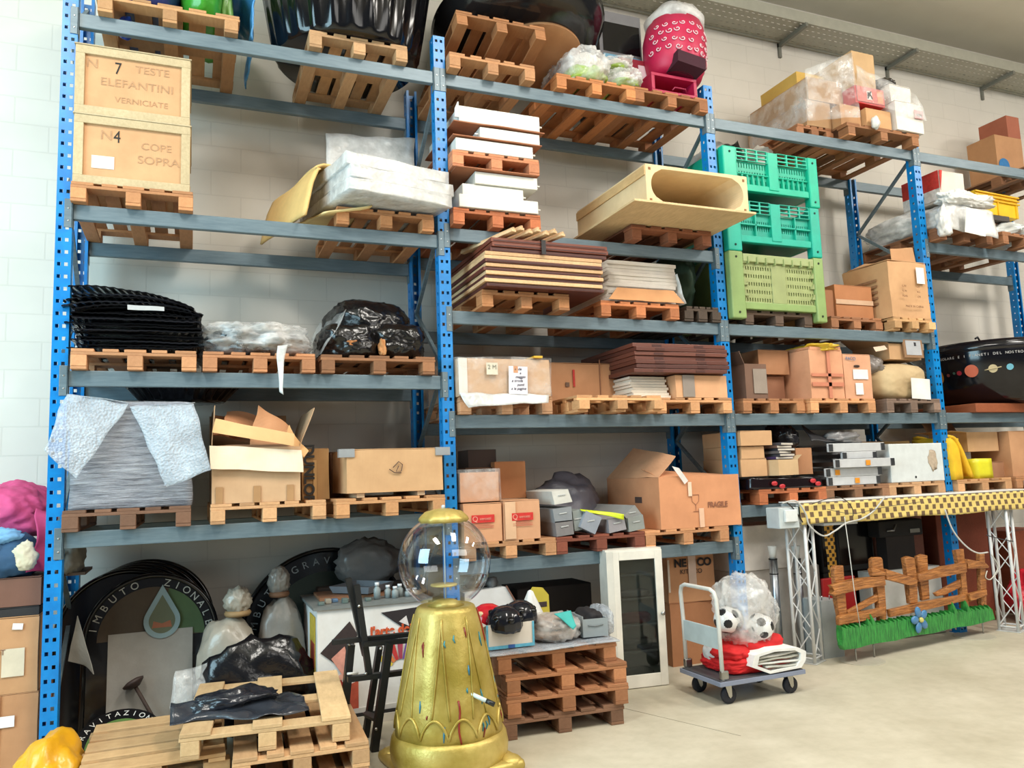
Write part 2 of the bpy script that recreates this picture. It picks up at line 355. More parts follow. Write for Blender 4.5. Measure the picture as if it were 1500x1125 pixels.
# ------------------------------------------------------------------ pallet racking
BW = 2.8; FD = 1.02
def channel(h, yf, sgn):                # perforated channel post, web facing the aisle
    m = MB(); rows = int(h/.088); hz = .026
    zs = [0]
    for i in range(rows): c = (i+.5)*h/rows; zs += [c-hz/2, c+hz/2]
    zs.append(h)
    def strip(us, fn):
        V = {}
        def vt(i, j):
            if (i, j) not in V: V[i, j] = m.b.verts.new(fn(us[i], zs[j]))
            return V[i, j]
        for i in range(len(us)-1):
            for j in range(len(zs)-1):
                if i % 2 and j % 2: continue
                m.b.faces.new((vt(i, j), vt(i+1, j), vt(i+1, j+1), vt(i, j+1)))
    strip([0, .016, .038, .060, .082, .1], lambda u, z: (u, yf, z))
    strip([0, .04, .062, .1], lambda u, z: (0, yf+sgn*u, z)); strip([0, .04, .062, .1], lambda u, z: (.1, yf+sgn*u, z))
    for x0, x1 in ((0, .022), (.078, .1)):
        m.b.faces.new([m.b.verts.new(p) for p in ((x0, yf+sgn*.1, 0), (x1, yf+sgn*.1, 0), (x1, yf+sgn*.1, h), (x0, yf+sgn*.1, h))])
    bmesh.ops.remove_doubles(m.b, verts=m.b.verts, dist=1e-5); return m
nm = ['at the left end beside the bare white wall', 'between the black plastic stacks and the white panel boxes', 'beside the turquoise bins', 'beside the big lettered carton', 'at the far right behind the planet bowl']
hts = [6.0, 5.62, 5.62, 5.36, 5.62]
for i in range(5):
    t = thing('upright_frame', 'blue perforated rack upright '+nm[i], 'rack upright', (BW*i, 0, 0), 0, 'rack uprights')
    channel(hts[i], 0, 1).done('front_post', 'rack_blue', t, thick=.003); channel(hts[i]-.05, FD, -1).done('rear_post', 'rack_blue', t, thick=.003)
    z = .25; k = 0
    while z < hts[i]-.7:
        m = MB(); a, b = (.1, FD-.1) if k % 2 == 0 else (FD-.1, .1); m.bar((.05, a, z), (.05, b, z+.62), .03, .03); m.done('brace', 'beam_steel', t); z += .62; k += 1
    for y in (-.02, FD-.12):
        m = MB(); m.box(-.015, .115, y, y+.14, 0, .006); m.done('base_plate', 'rack_blue', t)
LV = {0: [1.539, 2.648, 3.843, 5.297], 1: [1.141, 2.325, 3.201, 3.916, 5.297], 2: [1.452, 2.325, 3.201, 5.297], 3: [1.452, 2.325, 4.242, 5.297]}
bays = ['left bay', 'second bay', 'third bay with the turquoise bins', 'right hand bay']
ordn = ['lowest', 'second', 'third', 'fourth', 'fifth']
for b in range(4):
    for li, z in enumerate(LV[b]):
        for rear in (0, 1):
            y0 = .012 if not rear else FD-.07
            what = ordn[li] if li < len(LV[b])-1 else 'top'
            t = thing('rack_crossbar', f'grey {"rear" if rear else "front"} crossbar of the {what} shelf level in the {bays[b]}', 'rack bar', (BW*b+.1, y0, z), 0, 'rack crossbars')
            m = MB(); m.box(.004, BW-.104, 0, .05, -.112, 0, bev=.006); m.done('bar', 'beam_steel', t)
            for x0 in ((-.049, .004), (BW-.104, BW-.051)):
                yy = -.02 if not rear else .072
                m = MB(); m.box(x0[0], x0[1], yy, yy+.006, -.18, .03, bev=.002)
                xe = x0[1]-.006 if x0[0] < 0 else x0[0]; ya, yb = (yy, .05) if not rear else (0, yy+.006)
                m.box(xe, xe+.006, ya, yb, -.18, .03); o = m.done('connector', 'beam_steel', t)
                if not rear:
                    xc = (x0[0]+x0[1])/2
                    for zz in (-.04, -.13):
                        m = MB(); m.lathe([(.007, 0), (.006, .003), (.003, .005)], 8); k = m.done('rivet', 'metal', o, (215, 215, 215)); k.location = (xc, -.02, zz); k.rotation_euler = (PI/2, 0, 0)
L1, L3, L4, L5 = LV[0]
# ================================================================== left bay, top level
x0, x1 = ppal(140, 352, L5, 'wooden pallet on top of the left bay under green and blue sacks', (196, 150, 104), w=1.0)
bag('navy sack at the left of the green sacks on the top left pallet', (.5, .42, L5+PH), (.28, .46, .34), 'polythene', (34, 46, 100), 3, p=3, name='packed_sack', cat='sack')
bag('bright green sack in the middle of the top left pallet', (.93, .42, L5+PH), (.16, .46, .33), 'polythene', (64, 158, 46), 5, p=3, name='packed_sack', cat='sack')
bag('pale green film wrapped sack behind the bright green one', (1.12, .62, L5+PH), (.07, .4, .3), 'polythene', (128, 176, 92), 6, p=3, name='packed_sack', cat='sack')
m = MB(); m.patch(lambda u, v: Vector((1.06+.27*min(1, v*2.2)-.02*max(0, v-.5)+.03*noise.noise(Vector((u*4, v*6, 1))), .08+.85*u, L5+PH+.36-.66*max(0, v-.3)**1.05+.03*noise.noise(Vector((u*6, v*3, 5))))), 20, 24); o = m.done('hanging_blue_film', 'polythene', None, (70, 146, 208), True, thick=.012); tag(o, 'shiny blue film hanging over the right side of the top left pallet', 'film')
m = MB(); m.lump((0, 0, .09), (.055, .06, .085), 9, p=2.4, flat=False, crease=.1); o = m.done('hanging_blue_bag', 'polythene', None, (44, 84, 190), True); o.location = (.40, .18, L5-.06); tag(o, 'small blue plastic bag poking out under the top left pallet', 'bag')
# fluted black tub
ppal(453, 597, L5, 'light wooden pallet under the big black fluted tub', (206, 164, 120))
xc = 2.14
def flute(t, z): return 1+.024*max(-.4, math.cos(26*t))
m = MB(); m.lathe([(.585, 0), (.60, .015), (.615, .05), (.66, .3), (.725, .7), (.79, 1.1), (.80, 1.12), (.77, 1.1), (.59, .08), (.0005, .06)], 208, fn=lambda t, z: flute(t, z) if z > .03 else 1, capt=False)
o = m.done('fluted_tub', 'gloss', None, (14, 14, 17), True); o.location = (xc, .44, L5+PH); tag(o, 'huge glossy black fluted tub on the top level of the left bay', 'tub')
# ------------------------------------------------------------------ fourth level: crates
ppal(103, 283, L4, 'wooden pallet under the two stacked wooden crates', (206, 146, 98))
def crate(label, x0, x1, y0, d, z, h, num, lines, sticker):
    t = thing('wooden_crate', label, 'crate', (x0, y0, z), 0, 'wooden shipping crates'); w = x1-x0; b = .062
    m = MB(); m.box(.012, w-.012, .02, d-.012, .0, h-.02); m.done('plywood_body', 'cardboard', t, (206, 160, 116))
    wd = (206, 188, 150)
    for q in ((0, w, 0, .022, 0, b), (0, w, 0, .022, h-b-.012, h-.012), (0, b, 0, .021, b, h-b-.012), (w-b, w, 0, .021, b, h-b-.012)):
        m = MB(); m.box(*q, bev=.003); m.done('batten', 'wood', t, wd)
    for xx in (-.004, w-.012):
        for q in ((xx, xx+.016, 0.03, d, 0, b), (xx, xx+.016, .03, d, h-b-.012, h-.012)):
            m = MB(); m.box(*q); m.done('batten', 'wood', t, wd)
    m = MB(); m.box(-.008, w+.008, -.006, d, h-.012, h-.002, bev=.002); m.done('lid', 'wood', t, (196, 180, 146))
    text(t, num, .13, (w*.36, .018, h*.71), (30, 26, 24), name='black_number', sx=.75)
    for s, x, z_, sz in lines: text(t, s, sz, (x*w, .018, z_*h), (186, 143, 103), name='pencil_writing', sx=1.1)
    if sticker:
        m = MB(); m.box(w*.15, w*.34, .016, .019, h*.24, h*.42); m.done('white_sticker', 'matte', t, (236, 226, 214))
    return t
xa, xb = A(108, 160, -.03)[0], A(279, 190, -.03)[0]
crate('upper pale wooden crate with black number 7, on top of crate 4', xa, xb-.005, -.03, .78, L4+PH+.525, .53, '7', [('N', .14, .74, .1), ('TESTE', .66, .74, .08), ('ELEFANTINI', .53, .5, .085), ('VERNICIATE', .57, .26, .06)], False)
crate('lower pale wooden crate with black number 4 and a white sticker', xa+.004, xb, -.035, .79, L4+PH, .525, '4', [('N', .27, .72, .1), ('COPE', .7, .62, .075), ('SOPRA', .72, .42, .085)], True)
# foam wrapped panels
x0, x1 = ppal(493, 645, L4, 'orange wooden pallet under the white foam wrapped packs', (202, 142, 94), w=.8)
z = L4+PH+.02; rz = math.radians(13)
for i, (h, dx) in enumerate(((.095, 0), (.1, .015), (.1, -.012))):
    m = MB(); m.box(-.9, 0, 0, 1.05, 0, h, n=10, amp=.018, seed=i+3, fr=5); o = m.done('foam_wrapped_pack', 'milky_film', None, None, True); o.location = (2.855+dx, -.22+.01*i, z); o.rotation_euler = (0, 0, rz)
    m = MB(); m.box(-.88, -.02, .02, 1.03, .012, h-.012, n=3, amp=.006); m.done('flat_panel', 'foam', o, (222, 216, 208)); z += h+.003
    tag(o, f'{["lowest", "middle", "topmost"][i]} flat pack in white foam film beside the second post', 'package', 'white foam packs')
zt = z
# yellow foam sheets curling at the left of the packs
def curl(u, v):
    pts = [(2.72, zt+.035), (2.2, zt+.035), (1.86, zt+.03), (1.75, zt-.03), (1.70, zt-.16), (1.64, L4+.03)]
    k = u*(len(pts)-1); i = min(int(k), len(pts)-2); f = k-i
    return Vector((pts[i][0]*(1-f)+pts[i+1][0]*f+.06*(1-v)*(u > .55)-.2*v, -.12+.2*(1-u)+v*.9, pts[i][1]*(1-f)+pts[i+1][1]*f+.008*math.sin(9*v)))
m = MB(); m.patch(curl, 30, 12); o = m.done('yellow_foam_sheet', 'foam', None, (222, 184, 116), True, thick=.018); tag(o, 'yellow foam sheet laid over the white packs and curling down on the left', 'foam sheet')
m = MB(); m.quadpatch((x0-.1, -.1, L4+.06), (x0+.28, -.11, L4+PH+.012), (x0+.1, .9, L4+PH+.012), (x0-.3, .8, L4+.2), 12, 8, .012, 4); o = m.done('pale_yellow_foam_sheet', 'foam', None, (232, 206, 146), True, thick=.014); tag(o, 'pale yellow foam sheet rolled at the left front corner of the foam pack pallet', 'foam sheet')
m = MB(); m.quadpatch(V3(436, 280, .8), V3(456, 280, .7), V3(458, 322, .7), V3(444, 318, .8), 6, 6, .02, 4); o = m.done('brown_card_sheet', 'cardboard', None, (150, 112, 80), thick=.008); tag(o, 'brown cardboard offcut sticking out behind the yellow foam sheet', 'cardboard')
a = V3(478, 262, .62); b = V3(608, 262, .62); c = V3(606, 206, .72); d = V3(476, 198, .72); a.z = b.z = zt+.02
m = MB(); m.quadpatch(a, b, c, d, 16, 10, .02, 7); o = m.done('bubble_wrapped_panel', 'milky_film', None, None, True, thick=.05); tag(o, 'tall bubble wrapped panel standing behind the white foam packs', 'package')
# ------------------------------------------------------------------ third level: black plastic stacks
x0, x1 = ppal(103, 288, L3, 'wooden pallet under the tall stack of black plastic sheets', (206, 150, 106))
R = random.Random(4); z = L3+PH+.016; meshes = []
for k in range(3):
    m = MB()
    def f(u, v, k=k): return Vector(((u-.5)*.83+.02*noise.noise(Vector((v*9, k, 1))), (v-.5)*1.02, .0022*math.sin(u*110+3*math.sin(v*5+k)+4*math.sin(u*4+k))+.010*noise.noise(Vector((u*3.1, v*3, 2+k*.15)))+.004*noise.noise(Vector((u*11, v*3, 3+k*.2)))-.05*(abs(u-.5)*2)**3*(k == 2)))
    m.patch(f, 90, 10); o = m.done('s', 'gloss', None, None, False, thick=.009); meshes.append(o)
for i in range(18):
    top = i > 10
    o = meshes[2 if top else i % 2].copy(); COL.objects.link(o); o.name = 'black_plastic_sheet'; o.color = c3(*R.choice(((16, 16, 18), (30, 30, 34), (10, 10, 12))))
    o.location = ((x0+x1)/2+R.uniform(-.035, .045), .46+R.uniform(-.04, .05), z)
    o.rotation_euler = (R.uniform(-.012, .012), R.uniform(-.018, .018)+(.04 if i == 15 else .08 if i == 16 else .15 if i == 17 else 0), R.uniform(-.06, .06) if not top else R.uniform(-.22, .22)); z += .0235 if i < 15 else .034
    tag(o, 'glossy black corrugated plastic sheet in the messy stack beside the left post', 'plastic sheet', 'black plastic sheets')
for o in meshes: bpy.data.objects.remove(o)
t = thing('torn_tape_strip', 'white torn tape strip across the front of the black plastic sheets', 'tape', (x0+.35, -.105, L3+.42)); m = MB(); m.quadpatch((0, 0, 0), (.24, 0, .0), (.24, -.005, .03), (0, -.005, .035), 6, 2, .006); m.done('strip', 'matte', t, (190, 190, 190), thick=.003)
x0, x1 = ppal(297, 462, L3, 'orange wooden pallet under the low film wrapped bundle', (206, 144, 100))
t = thing('film_wrapped_bundle', 'low bundle of black mouldings under clear film on the middle pallet', 'bundle', ((x0+x1)/2, .5, L3+PH))
m = MB(); m.lump((0, 0, .115), (.36, .52, .115), 21, p=3.2, crease=.1); m.done('black_filling', 'gloss', t, (24, 22, 22), True)
m = MB(); m.lump((-.02, 0, .147), (.42, .58, .145), 22, p=3.4, sub=5, crease=.1, fr=3); m.done('film_cover', 'stretch_film', t, None, True)
m = MB(); m.quadpatch((.12, -.61, .06), (.18, -.61, .06), (.15, -.66, -.33), (.13, -.64, -.3), 4, 14, .03, 5); m.done('film_tail', 'milky_film', t, None, True, thick=.002)
x0, x1 = ppal(470, 638, L3, 'pallet almost hidden under the black bag bundle', (150, 104, 70))
t = thing('black_bag_bundle', 'heap of shiny black plastic wrapped sacks beside the second post', 'bundle', ((x0+x1)/2, .45, L3+PH))
m = MB(); m.lump((-.2, -.08, .15), (.24, .42, .17), 31, p=3, sub=5, crease=.07, fr=1.3); m.done('lower_sack', 'black_polythene', t, (20, 18, 18), True)
m = MB(); m.lump((.2, -.06, .15), (.25, .44, .16), 33, p=3, sub=5, crease=.07, fr=1.3); m.done('lower_sack', 'black_polythene', t, (24, 21, 20), True)
m = MB(); m.lump((.0, .02, .3), (.36, .42, .25), 35, p=2.6, sub=5, crease=.08, fr=1.3); m.done('upper_sack', 'black_polythene', t, (16, 16, 19), True)
m = MB(); m.quadpatch((-.25, -.5, .36), (-.34, .3, .42), (-.50, .4, .0), (-.46, -.52, .0), 12, 14, .02, 8); m.done('film_flap', 'thin_film', t, None, True, thick=.002)
m = MB(); m.lump((.03, -.46, .075), (.025, .03, .065), 3, sub=3, amp=.5, p=4); m.done('torn_card_patch', 'cardboard', t, (186, 130, 80))
m = MB(); m.lump((-.2, -.475, .1), (.05, .03, .022), 9, sub=3, amp=.5, p=4); m.done('torn_card_patch', 'cardboard', t, (170, 110, 60))
# ------------------------------------------------------------------ lowest level of the left bay
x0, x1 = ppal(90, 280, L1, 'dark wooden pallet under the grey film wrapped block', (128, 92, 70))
zt = Za(180, 588, -.03); H = zt-L1-PH
t = thing('wrapped_pallet_load', 'tall load wound in grey stretch film with bubble wrap flaps hanging over it', 'wrapped load', (x0, -.02, L1+PH)); w = x1-x0
m = MB(); m.box(0.035, w-.0, 0, 1.05, 0, H, n=16, amp=.02, seed=5, fr=7); m.done('stretch_wrap', 'grey_wrap', t, None, True)
def lv(px, py, Y): p = V3(px, py, Y); return p-Vector((x0, -.02, L1+PH))
m = MB(); m.quadpatch(lv(97, 577, -.05), lv(188, 589, -.05), lv(113, 703, -.17), lv(63, 656, -.22), 18, 22, .022, 3); m.done('bubble_wrap_flap', 'bubble_film', t, None, True, thick=.006)
m = MB(); m.quadpatch(lv(192, 597, -.05), lv(284, 590, -.05), lv(309, 690, -.19), lv(243, 714, -.15), 18, 22, .02, 9); m.done('bubble_wrap_flap', 'bubble_film', t, None, True, thick=.006)
m = MB(); m.quadpatch(lv(97, 577, -.05), lv(188, 589, -.05), Vector((.55, 1.0, H+.03)), Vector((.06, 1.0, H+.03)), 14, 14, .012, 4); m.done('bubble_wrap_top', 'bubble_film', t, None, True, thick=.006)
m = MB(); m.quadpatch(lv(192, 597, -.05), lv(284, 590, -.05), Vector((w, .8, H+.03)), Vector((.5, .8, H+.03)), 14, 14, .012, 4); m.done('bubble_wrap_top', 'bubble_film', t, None, True, thick=.006)
m = MB(); m.lathe([(.30, 0), (.39, .1), (.405, .115), (.38, .11), (.29, .015)], 168, fn=lambda t, z: 1+.03*math.cos(28*t), capt=True); o = m.done('fluted_tray', 'gloss', None, (20, 20, 24), True); o.location = (x0+.74, .53, zt+.05); tag(o, 'shallow black fluted tray lying on the grey wrapped load', 'tray')
# open carton with torn flaps
x0, x1 = ppal(308, 478, L1, 'light wooden pallet under the torn open carton', (216, 168, 122))
H = Za(370, 655, -.04)-L1-PH
t = carton('battered open carton with pale flaps folded down, left of the dark lettered carton', x0+.01, Xz(440, L1+.3, -.04), -.04, .75, L1+PH, H, (204, 166, 128), open_=True, flaps=(None, .6, -.05, .35), fl=.5)
w = Xz(440, L1+.3, -.04)-x0-.01
m = MB(); m.quadpatch((-w/2-.02, -.012, H+.02), (w/2+.01, -.012, H-.03), (w/2+.015, -.04, H-.2), (-w/2-.01, -.05, H-.15), 10, 8, .008, 3); m.done('pale_folded_flap', 'cardboard', t, (232, 214, 188), thick=.006)
for tx in (-w*.42, -w*.0, w*.38): tape_front(t, tx, .05, 0, .12, (176, 134, 92))
m = MB(); m.quadpatch((-w/2-.0, -.02, H+.11), (w*.42, -.06, H-.0), (w*.42, -.07, H+.09), (-w/2+.02, -.0, H+.21), 10, 6, .006, 3); m.done('standing_flap', 'cardboard', t, (226, 184, 128), thick=.006)
m = MB(); m.box(-w*.45, w*.45, .03, .7, .006, H+.02, n=6, amp=.03); m.done('card_filling', 'cardboard', t, (150, 112, 82))
for i, (a, b, c, d, col) in enumerate((((-.22, .05, .12), (.1, .1, .06), (.12, .4, .24), (-.2, .35, .3), (196, 140, 100)), ((-.05, .06, .02), (.26, .0, .0), (.24, .2, .17), (.02, .15, .33), (200, 146, 104)), ((.2, .0, .08), (.34, .0, -.1), (.37, .02, -.05), (.24, .05, .16), (218, 172, 118)), ((-.3, .2, .1), (-.05, .15, .05), (-.02, .3, .2), (-.28, .4, .26), (176, 124, 88)))):
    o = thing('cardboard_scrap', ['large torn cardboard scrap lying at the back of the battered open carton', 'folded cardboard scrap standing up highest in the battered open carton', 'narrow cardboard strip sticking out at the right of the battered open carton', 'crumpled cardboard scrap at the left inside the battered open carton'][i], 'cardboard', (t.location.x, t.location.y, L1+PH+H))
    m = MB(); m.quadpatch(a, b, c, d, 8, 8, .03, i*3, 5); m.done('card_sheet', 'cardboard', o, col, thick=.007)
xa = Xz(443, L1+.3, .1); xb = Xz(482, L1+.3, .1)
t = carton('dark brown carton with black upright lettering behind the battered open carton', xa, xb, .1, .9, L1+PH, Za(465, 657, .1)-L1-PH, (152, 112, 66))
text(t, 'DUNLOP', .105, (-.055, -.012, .2), (28, 24, 22), (PI/2, PI/2, 0), sx=1.05, heavy=.004)
m = MB(); m.box(-.02, .005, -.01, -.006, .0, .3); m.done('tape', 'plastic', t, (170, 128, 76))
x0, x1 = ppal(492, 660, L1, 'light wooden pallet under the wide plain carton beside the second post', (216, 162, 112), Y=-.14, w=.855)
for x, lb in ((x0+.2, 'left'), (x1-.22, 'right')):
    m = MB(); m.box(-.03, .03, 0, .8, 0, .035, bev=.003); o = m.done('wood_batten', 'wood', None, (224, 196, 160)); o.location = (x, -.08, L1+PH); tag(o, f'{lb} wooden batten lifting the wide plain carton off its pallet', 'batten', 'battens under the carton')
xa = Xz(508, L1+.3, -.1); xb = Xz(649, L1+.3, -.1)
t = carton('wide plain kraft carton with grey taped corners beside the second post', xa, min(xb, 2.775), -.1, .75, L1+PH+.036, Za(580, 657, -.1)-L1-PH-.036, (206, 164, 120))
hw = (min(xb, 2.775)-xa)/2; h_ = Za(580, 657, -.1)-L1-PH-.036
for sx in (-1, 1):
    m = MB(); m.box(sx*hw-.06, sx*hw+.06, -.012, .05, h_-.06, h_+.004); m.done('corner_tape', 'plastic', t, (150, 152, 154))
for pts in ([(-.045, 0), (0, .045), (.03, .02), (.02, -.03), (-.02, -.03), (.0, .01)], [(-.075, -.012), (-.035, -.04), (.02, -.042)]):
    m = MB(); m.tube([(.02+x, -.012, h_*.56+z) for x, z in pts], .004, 5); m.done('printed_mark', 'ink', t, (96, 70, 56))
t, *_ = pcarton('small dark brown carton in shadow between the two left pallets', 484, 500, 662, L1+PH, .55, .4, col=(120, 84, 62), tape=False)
# ================================================================== floor, left side
def fcarton(label, x0, x1, y0, d, z0, z1, **k): return carton(label, x0, x1, y0, d, z0, z1-z0, **k)
t = fcarton('bottom carton of the stack left of the first blue post', -.72, -.025, .1, .6, 0, .5, col=(190, 138, 96)); note(t, .17, .33, .09, .07)
m = MB(); m.box(.1, .13, -.009, -.006, 0, .5); m.done('tape', 'plastic', t, (206, 160, 118))
t = fcarton('second carton with white stickers in the stack left of the first blue post', -.72, -.035, .1, .6, .503, .995, col=(196, 146, 102))
note(t, .2, .2, .13, .18, col=(214, 198, 172)); note(t, .02, .36, .07, .07); note(t, .22, .43, .06, .04, tilt=.1)
text(t, 'SEAT', .05, (.1, -.012, .27), (140, 98, 70), name='printing')
t = fcarton('flat black carton lying on the stacked cartons left of the first post', -.7, -.04, .11, .55, .998, 1.055, col=(40, 36, 36), tape=False)
t = fcarton('dark brown carton below the pink cloth at the left edge', -.75, -.035, .12, .55, 1.06, 1.25, col=(120, 82, 66), tape=False)
m = MB(); m.lump((0, 0, .14), (.2, .24, .155), 41, p=2.4, crease=.12); o = m.done('printed_cloth_bag', 'fabric', None, (40, 78, 112), True); o.location = (-.26, .3, 1.255)
tag(o, 'crumpled dark blue bag with large white letters below the pink cloth', 'bag')
for s, dx, dz in (('B', -.07, .12), ('O', -.1, .19)): text(o, s, .1, (dx+.05, -.215, dz), (226, 220, 200), (PI/2, -1.15, 0), name='white_letter')
m = MB(); m.lump((0, 0, .06), (.08, .05, .1), 43, p=2, crease=.2); k = m.done('cream_flap', 'fabric', o, (214, 204, 176), True); k.location = (.12, -.19, .08)
m = MB(); m.lump((0, 0, .05), (.12, .06, .06), 44, p=2, crease=.2); k = m.done('pale_blue_panel', 'fabric', o, (120, 172, 214), True); k.location = (-.03, -.16, .23)
m = MB(); m.lump((0, 0, .12), (.3, .3, .2), 47, p=2.2, sub=5, crease=.13, amp=.3, fr=1.4); o = m.done('pink_cloth', 'fabric', None, (222, 84, 138), True); o.location = (-.34, .7, 1.58); tag(o, 'bright pink crumpled cloth on top of the carton stack at the left edge', 'cloth')
m = MB(); m.quadpatch((-.1, .24, 1.7), (-.02, .26, 1.66), (-.02, .2, 1.25), (-.1, .14, 1.27), 10, 14, .04, 3); k = m.done('pink_fold', 'fabric', o, (206, 70, 122), True, thick=.01); k.location = -o.location
m = MB(); m.lump((0, 0, .12), (.09, .2, .15), 48, p=2.2, crease=.18); o = m.done('grey_cloth_bag', 'fabric', None, (128, 126, 118), True); o.location = (.1, .45, 1.25); tag(o, 'grey cloth bag behind the first post below the lowest bar', 'bag')
m = MB(); m.box(-.06, .16, .1, .55, 0, .02); o = m.done('shelf_board', 'wood', None, (90, 74, 62)); o.location = (.05, .2, 1.22); tag(o, 'short brown board carrying the grey cloth bag behind the first post', 'board')
m = MB(); m.quadpatch((.1, .4, .62), (.22, .4, .58), (.28, .36, .52), (.16, .36, .93), 6, 6, .01, 2)
o = m.done('grey_card_sheet', 'matte', None, (150, 148, 140), thick=.006); tag(o, 'grey card sheet leaning beside the first post near the round topped boards', 'card')
# round topped black funnel boards leaning against the wall
def arc_text(parent, s, r, cx, cz, y, a0, a1, size, col, name='arc_lettering'):
    n = len(s)
    for i, ch in enumerate(s):
        if ch == ' ': continue
        a = a0+(a1-a0)*i/(n-1); text(parent, ch, size, (cx+r*math.cos(a), y, cz+r*math.sin(a)), col, (PI/2, -(a-PI/2), 0), name=name)
def arch_board(label, xc, y, r, ztop, front=True, lean=.1, txt=None, group='round topped boards'):
    t = thing('round_topped_board', label, 'board', (xc, y, 0), (-lean, 0, 0), group); zc = ztop-r
    out = [(r*math.cos(PI*i/40), zc+r*math.sin(PI*i/40)) for i in range(41)]
    m = MB(); m.prism([(r, 0)]+out+[(-r, 0)], 0, .022); m.done('panel', 'gloss', t, (30, 30, 32))
    m = MB(); m.tube([(r*.985, -.004, .01)]+[(x*.985, -.004, (z-zc)*.985+zc) for x, z in out]+[(-r*.985, -.004, .01)], .02, 8); m.done('rim', 'gloss', t, (14, 14, 16), True)
    return t, zc
for i in range(5):
    arch_board('black round topped board in the leaning stack behind the grey centre panel', .60-.035*i-.02, .95-.055*(i), .50-.005*i, 1.235-.012*i, lean=.1)
t, zc = arch_board('front board of the leaning round topped stack, with a drop shaped emblem', .635, .62, .47, 1.15, lean=.09)
ri = .42
m = MB(); m.prism([(ri*.9*math.cos(PI*i/30), zc+ri*.9*math.sin(PI*i/30)-.0) for i in range(31)], -.006, -.001); m.done('brown_picture', 'matte', t, (74, 62, 48))
m = MB(); m.prism([(ri*.9*math.cos(PI*i/30), zc+ri*.9*math.sin(PI*i/30)) for i in range(13)]+[(0.02, zc+.03)], -.008, -.006); m.done('green_picture', 'matte', t, (70, 92, 58))
arc_text(t, 'IMBUTO', ri*.98, 0, zc, -.012, PI*.93, PI*.6, .075, (176, 178, 170)); arc_text(t, 'ZIONALE', ri*.98, 0, zc, -.012, PI*.42, PI*.06, .075, (176, 178, 170))
m = MB(); m.box(-.3, .29, -.02, -.008, .1, zc+.05); m.done('grey_centre_panel', 'matte', t, (150, 146, 138))
def drop(k): return [(k*.13*math.cos(a), zc+.12+k*.13*math.sin(a)) for a in [(-210+i*12)*PI/180 for i in range(21)]]+[(0, zc+.12+k*.27)]
m = MB(); m.prism(drop(1.0), -.032, -.02); k = m.done('drop_emblem', 'gloss', t, (136, 156, 158)); k.location = (.07, 0, 0)
m = MB(); m.prism(drop(.72), -.034, -.032); q = m.done('emblem_picture', 'matte', k, (96, 100, 78))
m = MB(); m.prism([(-.07, zc+.07), (.07, zc+.07), (.06, zc+.12), (.0, zc+.1), (-.06, zc+.12)], -.036, -.034); m.done('emblem_red_band', 'matte', k, (150, 92, 66))
t = thing('rubber_plunger', 'dark long handled plunger leaning in front of the grey panel', 'plunger', (0, 0, 0))
a = V3(198, 1005, .56); b = Vector((a.x+.2, .47, .0))
m = MB(); m.tube([a, b], .014, 8); m.done('handle', 'wood', t, (70, 54, 46), True)
m = MB(); d = (a-b).normalized(); m.tube([a-d*.01, a+d*.02, a+d*.035, a+d*.05], [.03, .075, .08, .04], 16); m.done('cup', 'rubber', t, (54, 38, 34), True)
r2 = .74
t, zc = arch_board('wide round topped black board with white arched lettering behind the white sacks', 2.02, .95, .735, 1.235, lean=.09)
arc_text(t, 'IMBUTO GRAVITAZIONALE', .63, 0, zc, -.012, PI*.98, PI*.02, .085, (150, 152, 150))
m = MB(); m.prism([(.54*math.cos(PI*i/30), zc+.54*math.sin(PI*i/30)) for i in range(31)], -.006, -.001); m.done('dark_green_picture', 'matte', t, (44, 50, 40))
# white sacks with tied necks
def tied_sack(label, x, y, h, r, seed, col, tie):
    t = thing('tied_sack', label, 'sack', (x, y, 0), 0, 'tied white sacks'); hb = h*.84; sx_ = r*(.35 if seed == 51 else -.1)
    m = MB(); m.lump((0, 0, hb/2), (r, r*.8, hb/2), seed, p=2.6, crease=.08); m.done('sack_body', 'polythene', t, col, True)
    m = MB(); m.lump((sx_, 0, h*.83+h*.08), (r*.46, r*.4, h*.10), seed+1, p=2, crease=.25, flat=False); m.done('gathered_neck', 'polythene', t, tuple(q*1.02 for q in col), True)
    m = MB(); m.lathe([(r*.42, -.02), (r*.47, 0), (r*.42, .02)], 14); o = m.done('tie', 'fabric', t, tie, True); o.location = (sx_, 0, h*.82)
    return t
tied_sack('left pale tied sack in front of the round topped boards', 1.17, .44, 1.02, .215, 51, (158, 150, 136), (150, 120, 80))
tied_sack('right tied sack with brown neck band, behind the black bag', 1.585, .58, 1.14, .175, 55, (138, 132, 124), (130, 92, 66))
m = MB(); m.lump((0, 0, .36), (.40, .15, .36), 57, p=2, crease=.14, amp=.25); o = m.done('black_rubbish_bag', 'black_polythene', None, (20, 20, 23), True); o.location = (1.42, .15, 0); tag(o, 'big black rubbish bag on the floor in front of the white sacks', 'bag')
m = MB(); m.quadpatch((.82, .1, .52), (1.06, .12, .56), (1.1, .06, .3), (.78, .05, .28), 10, 10, .03, 6); o = m.done('clear_film_sheet', 'thin_film', None, None, True, thick=.003); tag(o, 'loose clear film hanging below the left tied sack', 'film')
